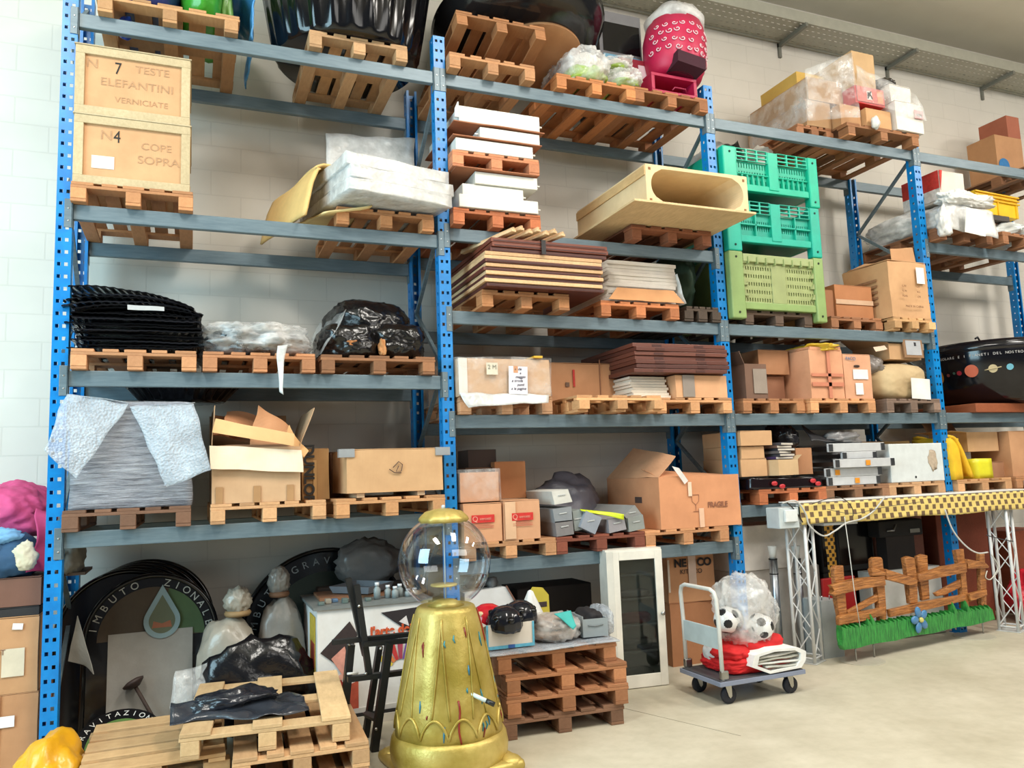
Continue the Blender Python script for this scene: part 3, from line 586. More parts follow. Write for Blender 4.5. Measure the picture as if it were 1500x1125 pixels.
# pile of pallets in the left foreground
for k in range(2):
    pallet(1.1, -1.12, .001+k*.145, ['lowest slatted pallet at the left of the foreground pile', 'pale slatted pallet top beside the yellow bag'][k], (204, 168, 122), w=1.0, d=.76, rz=PI/2)
    pallet(1.13, -1.27, .001+k*.145, ['bottom pallet at the right of the foreground pile', 'second pallet at the right of the foreground pile'][k], [(190, 148, 108), (206, 166, 122)][k], w=.76, d=1.2, rz=-.06)
tp = pallet(.85, -1.17, .293, 'topmost pale pallet of the foreground pile with a black sheet over it', (228, 194, 146), w=.95, d=1.2, rz=-.1)
for o in [c for c in tp.children if c.name.startswith('top_board')]:
    if abs(o.location.x-.245*.95/.8) < .02 or abs(o.location.x-.555*.95/.8) < .02: bpy.data.objects.remove(o)
def blk(u, v):
    a = V3(262, 1030, -.9); x = .80+u*.78; y = -.98+v*.42-.12*u+.1*math.sin(u*7)*(.5-v)
    z = .445+.07*max(0, math.sin(v*PI))**2*(1-u)+.05*noise.noise(Vector((u*5, v*5, 2)))
    return Vector((x, y, max(z, .442)))
m = MB(); m.patch(blk, 30, 18); o = m.done('black_plastic_sheet_scrap', 'black_polythene', None, (52, 56, 64), True, thick=.004); tag(o, 'crumpled blue black plastic sheet lying on the topmost foreground pallet', 'plastic sheet')
m = MB(); m.lump((0, 0, .05), (.24, .13, .07), 61, p=2, crease=.25, amp=.3); k = m.done('bunched_fold', 'black_polythene', o, (36, 38, 46), True); k.location = (1.13, -.78, .45)
m = MB(); m.lump((0, 0, .2), (.17, .3, .215), 63, p=2.1, crease=.1, amp=.25); o = m.done('yellow_bag', 'polythene', None, (224, 164, 30), True); o.location = (.155, -.62, 0); tag(o, 'large yellow plastic bag on the floor at the foot of the first post', 'bag')
t = thing('curved_printed_board', 'curved black edged board with green print lying behind the pale slatted pallet', 'board', (.46, .1, .0), (-.9, 0, 0))
zz = .09
m = MB(); m.prism([(.30*math.cos(PI*i/24), zz+.30*math.sin(PI*i/24)) for i in range(25)], 0, .02); m.done('black_edge', 'gloss', t, (24, 24, 26))
m = MB(); m.prism([(.215*math.cos(PI*i/24), zz+.215*math.sin(PI*i/24)) for i in range(25)], -.004, 0); m.done('green_print', 'matte', t, (84, 118, 52))
arc_text(t, 'GRAVITAZIONALE', .255, 0, zz, -.008, PI*.95, PI*.05, .055, (220, 220, 214))
# ------------------------------------------------------------------ white printed display boxes
t = thing('printed_display_box', 'white corrugated display box with red lettering behind the black easel', 'display box', (1.785, .02, .0), 0)
wd = .86; hh = .86
m = MB(); m.box(0, wd, 0, .75, .12, hh, n=3, amp=.003); m.done('body', 'cardboard', t, (226, 224, 220))
m = MB(); m.box(-.02, wd+.02, -.02, .77, .06, .085); m.done('black_band', 'matte', t, (34, 32, 32))
m = MB(); m.box(-.01, wd+.01, -.01, .76, .085, .12); m.done('base_layer', 'cardboard', t, (206, 204, 200))
m = MB(); m.box(-.02, wd+.02, -.03, .78, .0, .06); m.done('base_layer', 'cardboard', t, (214, 208, 196))
m = MB(); m.box(-.03, wd+.03, -.02, .78, hh, hh+.022); m.done('top_tray', 'plastic', t, (120, 124, 122))
def flat(poly, col, nm='printed_shape', y=-.006, par=None): m = MB(); m.prism(poly, y-.001, y); return m.done(nm, 'ink', par or t, col)
text(t, "l'arte dei", .098, (.56, -.009, .66), (206, 82, 34), name='red_lettering', heavy=.004, sx=.95)
text(t, 'tuttifrutti', .05, (.62, -.009, .575), (60, 40, 36), name='dark_lettering') if False else None
text(t, 'tutti i', .036, (.70, -.009, .33), (96, 84, 58), name='small_lettering'); text(t, 'i prodotti', .036, (.69, -.009, .285), (96, 84, 58), name='small_lettering')
flat([(.02, .55), (.24, .76), (.3, .66), (.2, .4)], (54, 40, 38)); flat([(.1, .5), (.2, .58), (.24, .44), (.19, .36)], (220, 150, 130), y=-.008)
flat([(.03, .4), (.12, .42), (.3, .14), (.2, .06), (.06, .22)], (164, 40, 34), y=-.007); flat([(.2, .12), (.3, .12), (.3, .32), (.24, .3)], (190, 84, 60), y=-.008)
for cx, cz in ((.09, .33), (.15, .26), (.17, .36), (.12, .2)): flat([(cx+.018*math.cos(i*PI/4), cz+.022*math.sin(i*PI/4)) for i in range(8)], (228, 170, 150), y=-.01)
for i, col in enumerate(((226, 196, 70), (214, 120, 60), (190, 50, 46), (170, 60, 80), (110, 80, 150), (50, 52, 110), (40, 40, 44))):
    a = PI*(.82-.105*i); c, s = math.cos(a), math.sin(a); px, pz = .63, .36
    flat([(px+c*.08-s*.012, pz+s*.08+c*.012), (px+c*.08+s*.012, pz+s*.08-c*.012), (px+c*.2+s*.022, pz+s*.2-c*.022), (px+c*.2-s*.022, pz+s*.2+c*.022)], col, 'printed_pencil')
flat([(.48, .8), (.84, .82), (.84, .62), (.72, .62)], (40, 32, 34)); flat([(.72, .7), (.84, .72), (.84, .62), (.74, .6)], (222, 180, 60), y=-.008); flat([(.62, .72), (.68, .76), (.7, .68)], (222, 214, 210), y=-.008)
for q in (((0, .1, .26), (0, .3, .3), (0, .34, .7), (0, .12, .74)),):
    m = MB(); m.box(-.006, -.003, .08, .36, .3, .8); m.done('side_print', 'ink', t, (206, 176, 60)); m = MB(); m.box(-.008, -.006, .1, .3, .42, .6); m.done('side_print', 'ink', t, (170, 60, 44))
zt = hh+.023
def small(nm, label, cat, x, y, f, mat, col, grp=None, z=None, smooth=False):
    m = MB(); f(m); o = m.done(nm, mat, None, col, smooth); o.location = (x, y, z if z is not None else zt); return tag(o, label, cat, grp)
small('brown_card_sheet', 'flat brown cardboard sheet on top of the printed display box', 'cardboard', 2.15, .42, lambda m: m.box(-.3, .34, -.1, .3, 0, .02, n=3, amp=.01), 'cardboard', (140, 96, 66))
small('grey_tray', 'shallow grey tray behind the little bottles on the display box', 'tray', 2.22, .5, lambda m: m.lathe([(.24, 0), (.27, .055), (.255, .055), (.23, .01)], 4, capt=True), 'plastic', (120, 124, 130), z=zt+.032)
for i, (dx, dy) in enumerate(((0, 0), (.09, .02), (.14, -.02), (.19, .03), (.25, .0), (.31, .02))):
    h = (.13, .1, .09, .1, .06, .06)[i]
    t2 = thing('small_bottle', 'small clear bottle with white cap on the printed display box', 'bottle', (2.27+dx, .16+dy, zt), 0, 'small bottles on the display box')
    m = MB(); m.lathe([(.026, 0), (.028, h*.6), (.014, h*.75), (.014, h*.8)], 12); m.done('glass_body', 'plastic', t2, (140, 150, 150), True)
    m = MB(); m.lathe([(.018, h*.8), (.018, h)], 12); m.done('cap', 'plastic', t2, (220, 222, 224), True)
for i in range(7):
    x = 1.83+.06*i; small('metal_part', 'small metal fitting scattered on the left of the display box top', 'fitting', x, .12+.05*(i % 3), lambda m: m.box(-.022, .022, -.03, .03, 0, .025+.012*(i % 2), bev=.005), 'plastic', ((96, 110, 104), (150, 140, 124), (90, 120, 150))[i % 3], 'loose fittings on the display box')
small('grey_film_bag', 'grey plastic bag on the heap behind the display box', 'bag', 2.35, .86, lambda m: m.lump((0, 0, .2), (.28, .1, .2), 71, p=2, crease=.2), 'polythene', (120, 118, 116), z=.928, smooth=True)
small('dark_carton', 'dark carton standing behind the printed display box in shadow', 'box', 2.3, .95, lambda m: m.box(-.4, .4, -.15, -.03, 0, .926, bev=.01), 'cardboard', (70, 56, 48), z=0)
t = thing('printed_display_box', 'white display box right of the gold dispenser, behind the helmets', 'display box', (2.96, .05, 0), 0)
m = MB(); m.prism([(0, 0), (.56, 0), (.52, .62), (.36, .9), (0, .88)], 0, .5); m.done('body', 'cardboard', t, (214, 214, 212))
m = MB(); m.bar((.36, -.006, .91), (.54, -.006, .6), .014, .012); m.done('edge_strip', 'plastic', t, (120, 84, 70))
# small machine on top
t = thing('grey_gear_fitting', 'grey plastic gear fittings on the display box right of the gold dispenser', 'fitting', (3.14, .2, .89))
for i, (x, z) in enumerate(((-.08, .05), (.02, .06), (.1, .035))):
    m = MB(); m.lathe([(.045, -.03), (.05, 0), (.045, .03)], 12, fn=lambda t, z: 1+.12*math.cos(6*t)); o = m.done('gear_wheel', 'plastic', t, (120, 122, 122), True); o.location = (x, -.02*i, z+.005); o.rotation_euler = (PI/2, 0, .3*i)
m = MB(); m.box(-.14, .15, .0, .08, 0, .03, bev=.006); m.done('base', 'plastic', t, (70, 72, 74))
# ------------------------------------------------------------------ black wooden easel
t = thing('folding_easel', 'black painted wooden easel standing left of the gold dispenser', 'easel', (0, 0, 0)); bk = (22, 23, 24)
yf, yb = -.62, -.30
def ebar(nm, p, q, w, h, par=None): m = MB(); m.bar(p, q, w, h, up=(0, 1, 0)); return m.done(nm, 'painted_steel', par or t, bk)
def E(px, py, y): return V3(px, py, y)
B1 = Vector((A(548, 1105, yf)[0], yf, 0.0)); T1 = E(569, 947, yf); e1 = ebar('front_leg', B1, T1+(T1-B1)*.03, .05, .062)
x_, z_ = A(535, 1078, yb); B2 = Vector((x_, yb, .0)); T2 = E(556, 946, yb+.02); ebar('rear_leg', B2, T2, .04, .06)
x_, z_ = A(499, 1060, -.45); ebar('front_leg', Vector((x_, -.45, 0)), E(514, 944, -.45), .05, .062)
e2 = ebar('upright', E(541, 990, -.56), E(522, 857, -.56), .04, .058); ebar('upright', E(535, 960, -.5), E(510, 847, -.5), .04, .05)
ebar('upper_rail', E(487, 941, -.52), E(612, 928, -.52), .03, .05); ebar('upper_rail', E(532, 944, -.6), E(612, 937, -.6), .03, .045)
ebar('lower_rail', E(509, 995, -.58), E(612, 982, -.58), .035, .05); ebar('side_rail', E(556, 1055, yf+.05), E(536, 1045, yb), .03, .04)
for px, py, y in ((512, 944, -.49), (558, 950, yf-.033), (536, 987, -.6), (526, 888, -.595), (551, 1068, yf-.033)):
    p = E(px, py, y); m = MB(); m.lathe([(.011, -.005), (.01, .004), (.004, .008)], 10); o = m.done('bolt', 'metal', t, (210, 210, 208), True); o.location = p; o.rotation_euler = (PI/2, 0, 0)
m = MB(); m.tube([E(509, 987, -.64), E(524, 986, -.6)], .008, 8); m.done('white_peg', 'plastic', t, (226, 226, 222), True)
# ------------------------------------------------------------------ gold globe dispenser
gx, gy = 2.44, -1.12
t = thing('globe_dispenser', 'gold painted dispenser with clear globe standing on the floor', 'dispenser', (gx, gy, 0), .12)
def octo(k): return lambda a, z: 1+k*(math.cos(8*a)*.5)
m = MB(); m.lathe([(.345, .21), (.338, .3), (.31, .45), (.27, .65), (.232, .84), (.2, .96), (.188, .985), (.17, .995), (.16, .99)], 96, fn=octo(.02)); m.done('fluted_pedestal', 'gold_paint', t, None, True)
m = MB(); m.lathe([(.352, .03), (.372, .09), (.376, .14), (.365, .2), (.35, .225), (.33, .23)], 64); m.done('base_ring', 'gold_paint', t, None, True)
m = MB(); m.box(-.36, .36, -.36, .36, .0, .07, bev=.03); m.done('square_foot', 'gold_paint', t, None, True)
for i in range(4):
    a = PI/4+i*PI/2; m = MB(); m.lump((.40*math.cos(a), .40*math.sin(a), .05), (.075, .075, .05), 3, amp=0, crease=0, p=2.2, sub=3); m.done('corner_scroll', 'gold_paint', t, None, True)
def rad(z):
    P = [(.345, .21), (.338, .3), (.31, .45), (.27, .65), (.232, .84), (.2, .96)]
    for (r0, z0), (r1, z1) in zip(P, P[1:]):
        if z0 <= z <= z1: return r0+(r1-r0)*(z-z0)/(z1-z0)
    return P[-1][0]
def onc(a, z, o=.004): r = rad(z)*(1+.02*math.cos(8*a)*.5)+o; return Vector((r*math.cos(a), r*math.sin(a), z))
for i in range(12):
    a0 = 2*PI*i/12+.1; m = MB(); m.tube([onc(a0+(2*PI/12)*(u/12), .25+.115*math.sin(PI*u/12)**.7) for u in range(13)], .009, 6); m.done('petal_moulding', 'gold_paint', t, None, True)
for i in range(8):
    a0 = 2*PI*i/8+.22
    m = MB(); m.tube([onc(a0+(.17*(1-u/12)), .36+.58*u/12) for u in range(13)], .0055, 5); m.done('v_moulding', 'gold_paint', t, None, True)
    m = MB(); m.tube([onc(a0-(.17*(1-u/12)), .36+.58*u/12) for u in range(13)], .0055, 5); m.done('v_moulding', 'gold_paint', t, None, True)
R = random.Random(9)
for i in range(22):
    a = -PI/2+R.uniform(-1.1, 1.25); z = R.uniform(.3, .93); L = R.uniform(.02, .09); col = R.choice(((40, 128, 142), (44, 120, 150), (52, 140, 150), (128, 40, 26)))
    m = MB(); m.tube([onc(a, z, .002), onc(a+R.uniform(-.03, .03), z-L*.5, .003), onc(a+R.uniform(-.03, .03), z-L, .002)], [.003, .006, .003], 6); m.done('paint_splash', 'plastic', t, col, True)
for a, z0, z1 in ((-PI/2+.95, .97, .72), (-PI/2-.22, .47, .2)):
    m = MB(); m.tube([onc(a+.02*math.sin(k), z0+(z1-z0)*k/8, .003) for k in range(9)], .006, 6); m.done('red_paint_drip', 'plastic', t, (140, 34, 22), True)
gz, gr = 1.272, .302
m = MB(); n = 28; a0 = math.asin(.17/gr)
m.lathe([(gr*math.sin(PI-a0-(PI-2*a0*.82)*i/n), gz+gr*math.cos(PI-a0-(PI-2*a0*.82)*i/n)) for i in range(n+1)], 64, capb=False, capt=False); m.done('clear_globe', 'clear_globe', t, None, True)
m = MB(); zc = gz+gr*.93; m.lathe([(.15, zc-.03), (.165, zc-.015), (.16, zc), (.15, zc+.012), (.12, zc+.04), (.06, zc+.055), (.02, zc+.06)], 48, fn=lambda a, z: 1+.03*math.cos(10*a)); c_ = m.done('gold_lid', 'gold_paint', t, None, True)
m = MB(); m.lathe([(.012, 0), (.012, .018), (.006, .024)], 10); k = m.done('lid_knob', 'plastic', c_, (200, 210, 220), True); k.location = (0, 0, zc+.058)
m = MB(); m.lathe([(.085, 0), (.088, .006), (.085, .012)], 32); k = m.done('inner_disc', 'gold_paint', t, None, True); k.location = (-.01, 0, 1.115)
m = MB(); m.lathe([(.12, 0), (.06, .035), (.01, .04)], 32); k = m.done('inner_cone', 'gold_paint', t, None, True); k.location = (0, 0, .992)
m = MB(); m.tube([(0, 0, 1.0), (0, 0, zc)], .005, 8); m.done('centre_rod', 'plastic', t, (190, 204, 210), True)
p = onc(-PI/2+.05, .5, 0); q = Vector((p.x+.11, p.y-.09, p.z-.06))
m = MB(); m.tube([p+Vector((0, .02, 0)), q], .013, 10); k = m.done('crank_handle', 'plastic', t, (206, 218, 216), True)
d = (q-p).normalized(); m = MB(); m.tube([q-d*.05, q+d*.006], .015, 10); m.done('black_tip', 'plastic', k, (30, 34, 36), True)
# ================================================================== second bay
M1, M2, M3, M4, M5 = LV[1]
# floor: four stacked pallets with things on top
for k in range(4):
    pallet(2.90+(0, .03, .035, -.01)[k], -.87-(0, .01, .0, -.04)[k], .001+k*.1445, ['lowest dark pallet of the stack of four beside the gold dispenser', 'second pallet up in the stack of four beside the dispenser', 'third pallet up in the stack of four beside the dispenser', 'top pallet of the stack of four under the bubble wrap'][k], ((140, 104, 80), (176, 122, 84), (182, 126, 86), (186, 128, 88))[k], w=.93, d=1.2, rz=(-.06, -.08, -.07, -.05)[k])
ZS = .001+4*.1445
m = MB(); m.quadpatch((2.78, -.92, ZS+.006), (3.82, -.93, ZS+.006), (3.9, -.1, ZS+.012), (2.85, -.1, ZS+.012), 20, 16, .008, 4); o = m.done('bubble_wrap_sheet', 'bubble_film', None, None, True, thick=.008); tag(o, 'white bubble wrap sheet spread on the stack of four pallets', 'bubble wrap')
zb = ZS+.022
t = carton('open white and blue box holding the cycle helmets', 2.83, 3.19, -.80, .38, zb, .17, (218, 212, 202), open_=True, flaps=(None, None, 1.9, None), fl=.4, rz=-.05)
for q in ((-.18, -.165, -.004, -.002, 0, .17), (.165, .18, -.004, -.002, 0, .17), (-.165, .165, -.004, -.002, 0, .022)):
    m = MB(); m.box(*q); m.done('blue_edge_print', 'ink', t, (96, 176, 204))
m = MB(); m.box(-.02, .03, -.006, -.004, 0, .024); m.done('blue_label', 'ink', t, (40, 90, 160))
def helmet(label, x, y, z, col, rz, spots=False, tilt=0):
    t = thing('cycle_helmet', label, 'helmet', (x, y, z), (tilt, 0, rz))
    m = MB(); m.lathe([(.125, 0), (.13, .03), (.12, .08), (.09, .125), (.045, .148), (.003, .153)], 40, fn=lambda a, z: 1+.05*math.cos(2*a)+.035*math.cos(12*a)*(z < .12), capb=True); m.done('shell', 'gloss', t, col, True)
    for i in range(6):
        a = i*PI/3+.3; k = MB(); k.lump((.1*math.cos(a), .1*math.sin(a), .09), (.028, .028, .022), 1, amp=0, crease=0, sub=2, flat=False)
        k.done('spot' if spots else 'vent', 'gloss', t, (222, 196, 150) if spots else (6, 6, 8), True)
    return t
helmet('red spotted child helmet behind the black one in the open box', 2.93, -.56, zb+.13, (196, 26, 40), .4, True)
helmet('glossy black cycle helmet on the left of the open box', 2.99, -.74, zb+.135, (24, 26, 34), .2, tilt=.25)
helmet('glossy black cycle helmet on the right of the open box', 3.14, -.67, zb+.15, (22, 24, 32), .9, tilt=.1)
m = MB(); m.lump((0, 0, .09), (.19, .2, .1), 81, p=2.6, crease=.15); o = m.done('film_wrapped_parcel', 'stretch_film', None, None, True); o.location = (3.42, -.62, zb); tag(o, 'brown film wrapped parcel beside the helmet box', 'parcel')
for i, (z, r) in enumerate(((.05, .17), (.13, .15))): m = MB(); m.lump((0, 0, .04), (r, .17, .05), 83+i, p=2.6, crease=.1); k = m.done('brown_filling', 'polythene', o, (150, 122, 98), True); k.location = (.0, 0, z-.045)
m = MB(); m.quadpatch((3.36, -.8, zb+.2), (3.5, -.78, zb+.2), (3.5, -.86, zb+.11), (3.47, -.87, zb+.09), 8, 8, .015, 2); o = m.done('teal_cloth', 'fabric', None, (64, 178, 172), True, thick=.006); tag(o, 'teal cloth lying on the film wrapped parcel', 'cloth')
m = MB(); m.lathe([(.15, 0), (.12, .06), (.07, .17), (.02, .29), (.004, .3)], 28, fn=lambda a, z: 1+.18*math.sin(3*a+z*9)+.06*math.sin(7*a)); o = m.done('white_cloth', 'fabric', None, (226, 226, 222), True); o.location = (3.36, -.36, zb+.02); tag(o, 'white cloth peaked into a cone behind the teal cloth', 'cloth')
m = MB(); m.prism([(-.08, 0), (.085, 0), (.08, .24), (.03, .3), (-.05, .31), (-.08, .27)], 0, .03); o = m.done('cutout_board', 'matte', None, (196, 176, 60)); o.location = (3.52, -.18, zb); tag(o, 'yellow cardboard cutout standing behind the white cloth', 'cutout')
m = MB(); m.box(-.08, .085, -.002, 0, .0, .1); m.done('purple_print', 'ink', o, (140, 92, 110)); m = MB(); m.box(-.05, .06, -.003, 0, .15, .19); m.done('dark_print', 'ink', o, (60, 44, 44))
t = thing('grey_storage_bin', 'grey plastic bin with a black item at the right of the pallet stack', 'bin', (3.70, -.78, zb), -.1)
for q in ((-.1, .1, 0, .008, 0, .13), (-.1, .1, .34, .348, 0, .13), (-.1, -.092, .008, .34, 0, .15), (.092, .1, .008, .34, 0, .13), (-.092, .092, .008, .34, 0, .008)):
    m = MB(); m.box(*q); m.done('bin_wall', 'plastic', t, (146, 156, 160))
m = MB(); m.tube([(-.06, -.004, .085), (0, -.006, .078), (.06, -.004, .085)], .004, 6); m.done('moulded_grip', 'plastic', t, (120, 128, 130), True)
m = MB(); m.lump((0, 0, .08), (.085, .13, .11), 88, p=3, crease=.12); o = m.done('black_pouch', 'fabric', None, (26, 24, 28), True); o.location = (3.71, -.6, zb+.01); o.rotation_euler = (0, .2, 0); tag(o, 'black pouch lying in the grey plastic bin', 'pouch')
m = MB(); m.lump((0, 0, .1), (.07, .17, .12), 89, p=2.2, crease=.16); o = m.done('clear_bubble_bag', 'bubble_film', None, None, True); o.location = (3.89, -.5, ZS+.02-.02); tag(o, 'clear bubble bag between the grey bin and the white cabinet', 'bag')
# white cabinet with glass door
t = thing('glass_door_cabinet', 'tall narrow white cabinet with a glass door standing on the floor', 'cabinet', (4.17, -.115, 0), -.12); W_, D_, H_ = .52, .15, 1.15; wt = (226, 222, 210)
for q in ((0, .02, 0, D_, 0, H_), (W_-.02, W_, 0, D_, 0, H_), (.02, W_-.02, 0, D_, 0, .03), (.02, W_-.02, 0, D_, H_-.02, H_), (.02, W_-.02, D_-.01, D_, .03, H_-.02)):
    m = MB(); m.box(*q); m.done('carcass_panel', 'plastic', t, wt)
for z in (.28, .5, .72, .92): m = MB(); m.box(.02, W_-.02, .01, D_-.01, z, z+.014); m.done('shelf', 'plastic', t, (150, 144, 136))
f = None
for q in ((.06, .115, -.022, -.002, .005, H_-.015), (W_-.075, W_-.005, -.022, -.002, .005, H_-.015), (.115, W_-.075, -.022, -.002, .005, .11), (.115, W_-.075, -.022, -.002, H_-.09, H_-.015)):
    m = MB(); m.box(*q, bev=.003); m.done('door_frame', 'plastic', t, (232, 228, 216))
m = MB(); m.box(.0, .06, -.022, -.002, .005, H_-.015); m.done('fixed_stile', 'plastic', t, (220, 218, 208))
m = MB(); m.box(.115, W_-.075, -.014, -.009, .11, H_-.09); m.done('door_glass', 'window_glass', t, None)
m = MB(); m.lathe([(.008, 0), (.008, .014), (.018, .02), (.018, .03), (.006, .036)], 16); k = m.done('door_knob', 'metal', t, (210, 210, 208), True); k.location = (W_-.035, -.022, .6); k.rotation_euler = (PI/2, 0, 0)
for i, (z, h, col) in enumerate(((.514, .1, (130, 34, 40)), (.30, .09, (110, 106, 98)), (.735, .07, (120, 116, 112)), (.035, .12, (96, 92, 84)))):
    m = MB(); m.lump((0, 0, h/2), (.15, .045, h/2), 91+i, p=3, crease=.08, amp=.06); o = m.done('folded_cloth', 'fabric', None, col, True); cp = Matrix.Rotation(-.12, 3, 'Z') @ Vector((.27, .075, 0)); o.location = (4.17+cp.x, -.115+cp.y, z+.002); o.rotation_euler = (0, 0, -.12)
    tag(o, ['dark red folded cloth on the middle shelf of the glass cabinet', 'grey folded cloth on the second shelf of the glass cabinet', 'pale grey folded cloth on an upper shelf of the glass cabinet', 'grey bundle on the floor of the glass cabinet'][i], 'cloth')
# carton with big dark lettering behind the trolley
xa, xb = Xz(1020, .9, .35), Xz(1078, .9, .35)
t, *_ = pcarton('pale white panel carton behind the trolley handle', 962, 1003, 830, 0, .45, .5, col=(214, 206, 196), tape=False)
t = carton('kraft carton with black lettering crossed by clear tape, behind the trolley', 5.06, 5.55, .3, .45, .57, .44, (202, 150, 108), rz=-.12)
text(t, 'NE', .1, (-.11, -.011, .36), (34, 30, 28), heavy=.004); text(t, 'CO', .1, (.14, -.011, .36), (34, 30, 28), heavy=.004); text(t, 'KIT   CO', .06, (0, -.011, .28), (50, 42, 38))
m = MB(); m.box(-.03, .05, -.013, -.0115, .15, .44); m.done('clear_tape', 'plastic', t, (222, 196, 178))
note(t, -.235, .25, .02, .3, col=(226, 214, 196), y=-.012)
t = carton('lower brown carton under the lettered carton behind the trolley', 5.05, 5.57, .3, .5, 0, .567, (176, 122, 84))
# platform trolley
t = thing('platform_trolley', 'grey platform trolley with folding handle carrying balls and a red cloth', 'trolley', (4.66, -.95, 0), 0); dw, dd, dz = .80, .52, .165
m = MB(); m.box(0, dw, 0, dd, dz, dz+.03, bev=.01); m.done('deck', 'rubber', t, (70, 70, 74))
m = MB(); 
for q in ((-.012, dw+.012, -.012, 0, dz-.012, dz+.022), (-.012, dw+.012, dd, dd+.012, dz-.012, dz+.022), (-.012, 0, 0, dd, dz-.012, dz+.022), (dw, dw+.012, 0, dd, dz-.012, dz+.022)): mm = MB(); mm.box(*q, bev=.003); mm.done('edge_rail', 'painted_steel', t, (132, 140, 160))
m.b.free()
hz = .87; hp = [(.035, .02, dz+.03), (.03, .02, .6), (.02, .02, hz-.07), (.018, .04, hz-.02), (.018, .09, hz)]+[(.018, .09+(dd-.18)*k/4, hz) for k in range(1, 5)]+[(.018, dd-.04, hz-.02), (.02, dd-.02, hz-.07), (.03, dd-.02, .6), (.035, dd-.02, dz+.03)]
m = MB(); m.tube(hp, .0165, 12); m.done('handle', 'painted_steel', t, (214, 214, 208), True)
m = MB(); m.box(.02, .036, .03, dd-.03, .42, .58, bev=.004); k = m.done('handle_panel', 'painted_steel', t, (190, 204, 206))
for yy in (.02, dd-.02): m = MB(); m.box(.015, .085, yy-.018, yy+.018, dz+.03, dz+.1, bev=.01); m.done('hinge_bracket', 'metal', t, (180, 180, 176))
for x, y in ((.1, .07), (.7, .07), (.1, dd-.07), (.7, dd-.07)):
    m = MB(); m.box(-.035, .035, -.04, .04, .15, .164); k = m.done('caster', 'metal', t, (190, 188, 180)); k.location = (x, y, 0)
    for s in (-1, 1): m = MB(); m.prism([(-.03, .15), (.03, .15), (.03, .06), (.015, .045), (-.0, .06)], s*.026-.002, s*.026+.002); m.done('fork', 'metal', k, (200, 198, 190))
    m = MB(); m.lathe([(.03, -.02), (.062, -.018), (.066, -.008), (.066, .008), (.062, .018), (.03, .02)], 28); q = m.done('wheel', 'rubber', k, (26, 28, 40), True); q.location = (.015, 0, .066); q.rotation_euler = (PI/2, 0, 0)
zd = dz+.032
m = MB(); m.lump((0, 0, .07), (.33, .22, .07), 95, p=5, crease=.05, sub=5, fr=3, amp=.05); o = m.done('red_cloth', 'fabric', None, (216, 26, 30), True); o.location = (5.12, -.68, zd); tag(o, 'folded red cloth with white edge lying on the trolley', 'cloth')
m = MB(); m.lump((.08, .02, .17), (.26, .19, .09), 96, p=2.6, crease=.06, sub=4, amp=.1, flat=False); m.done('upper_fold', 'fabric', o, (220, 30, 34), True)
m = MB(); m.lump((-.2, -.05, .15), (.13, .17, .055), 99, p=2.4, crease=.12, sub=4, amp=.15, flat=False); m.done('crumpled_fold', 'fabric', o, (206, 22, 26), True)
HX = [(-.17, .07), (-.14, .155), (.05, .18), (.30, .165), (.37, .13), (.36, .06), (.31, .01), (.0, .0)]
def hexf(k, zc=.085, xc=.1): return [(xc+(x-xc)*k, zc+(z-zc)*k) for x, z in HX]
m = MB(); N_ = len(HX)
A_ = [[m.b.verts.new((x, y, z)) for x, z in hexf(k)] for k, y in ((1, -.285), (1, .0), (.80, -.285), (.80, .0))]
for i in range(N_):
    j = (i+1) % N_
    for p, q in ((0, 1), (2, 3), (0, 2)): m.b.faces.new((A_[p][i], A_[p][j], A_[q][j], A_[q][i]))
m.done('white_hem', 'fabric', o, (236, 236, 232))
for k_, (x0_, z0_, x1_, z1_) in enumerate(((-.1, .08, .33, .06), (-.1, .1, .3, .1), (-.08, .12, .3, .135), (-.02, .045, .3, .03))): m = MB(); m.quadpatch((x0_, -.27, z0_), (x1_, -.268, z1_), (x1_, .0, z1_), (x0_, .0, z0_), 12, 3, .01, k_); m.done('white_fold', 'fabric', o, ((220, 220, 214), (176, 176, 164), (206, 204, 196), (190, 190, 180))[k_], True, thick=.014)
m = MB(); m.lump((-.29, .06, .14), (.05, .09, .075), 3, p=2.4, crease=.05); m.done('white_stripe', 'fabric', o, (232, 230, 228), True)
def ball(label, c, r, rot):
    ico = [Vector(v) for v in ((0, 1, 1.618), (0, -1, 1.618), (0, 1, -1.618), (0, -1, -1.618), (1, 1.618, 0), (-1, 1.618, 0), (1, -1.618, 0), (-1, -1.618, 0), (1.618, 0, 1), (-1.618, 0, 1), (1.618, 0, -1), (-1.618, 0, -1))]; ico = [v.normalized() for v in ico]
    m = MB(); bmesh.ops.create_icosphere(m.b, subdivisions=5, radius=r); o = m.done('football', 'gloss', None, (232, 232, 230), True); o.data.materials.append(MATS['rubber_black'])
    for p in o.data.polygons:
        n = p.center.normalized(); 
        if max(n.dot(v) for v in ico) > .945: p.material_index = 1
    o.location = c; o.rotation_euler = rot; return tag(o, label, 'ball', 'footballs')
s = NT('rubber_black'); s.fin(s.prin(c3(26, 26, 30), .35))
ball('football in the clear bag, nearest the trolley handle', (4.91, -.74, zd+.40), .105, (.4, .3, .1)); ball('football low at the front of the clear bag on the trolley', (5.19, -.80, zd+.25+.08), .105, (.9, .2, .5)); ball('football at the back of the clear bag on the trolley', (5.07, -.58, zd+.36), .105, (.2, 1.2, 0))
m = MB(); m.lump((0, 0, 0), (.26, .19, .29), 97, p=2.3, crease=.12, sub=5, amp=.12, flat=False); o = m.done('clear_ball_bag', 'stretch_film', None, None, True); o.location = (5.12, -.71, zd+.46); o.rotation_euler = (0, -.45, 0); tag(o, 'clear plastic bag of footballs lying on the trolley load', 'bag')
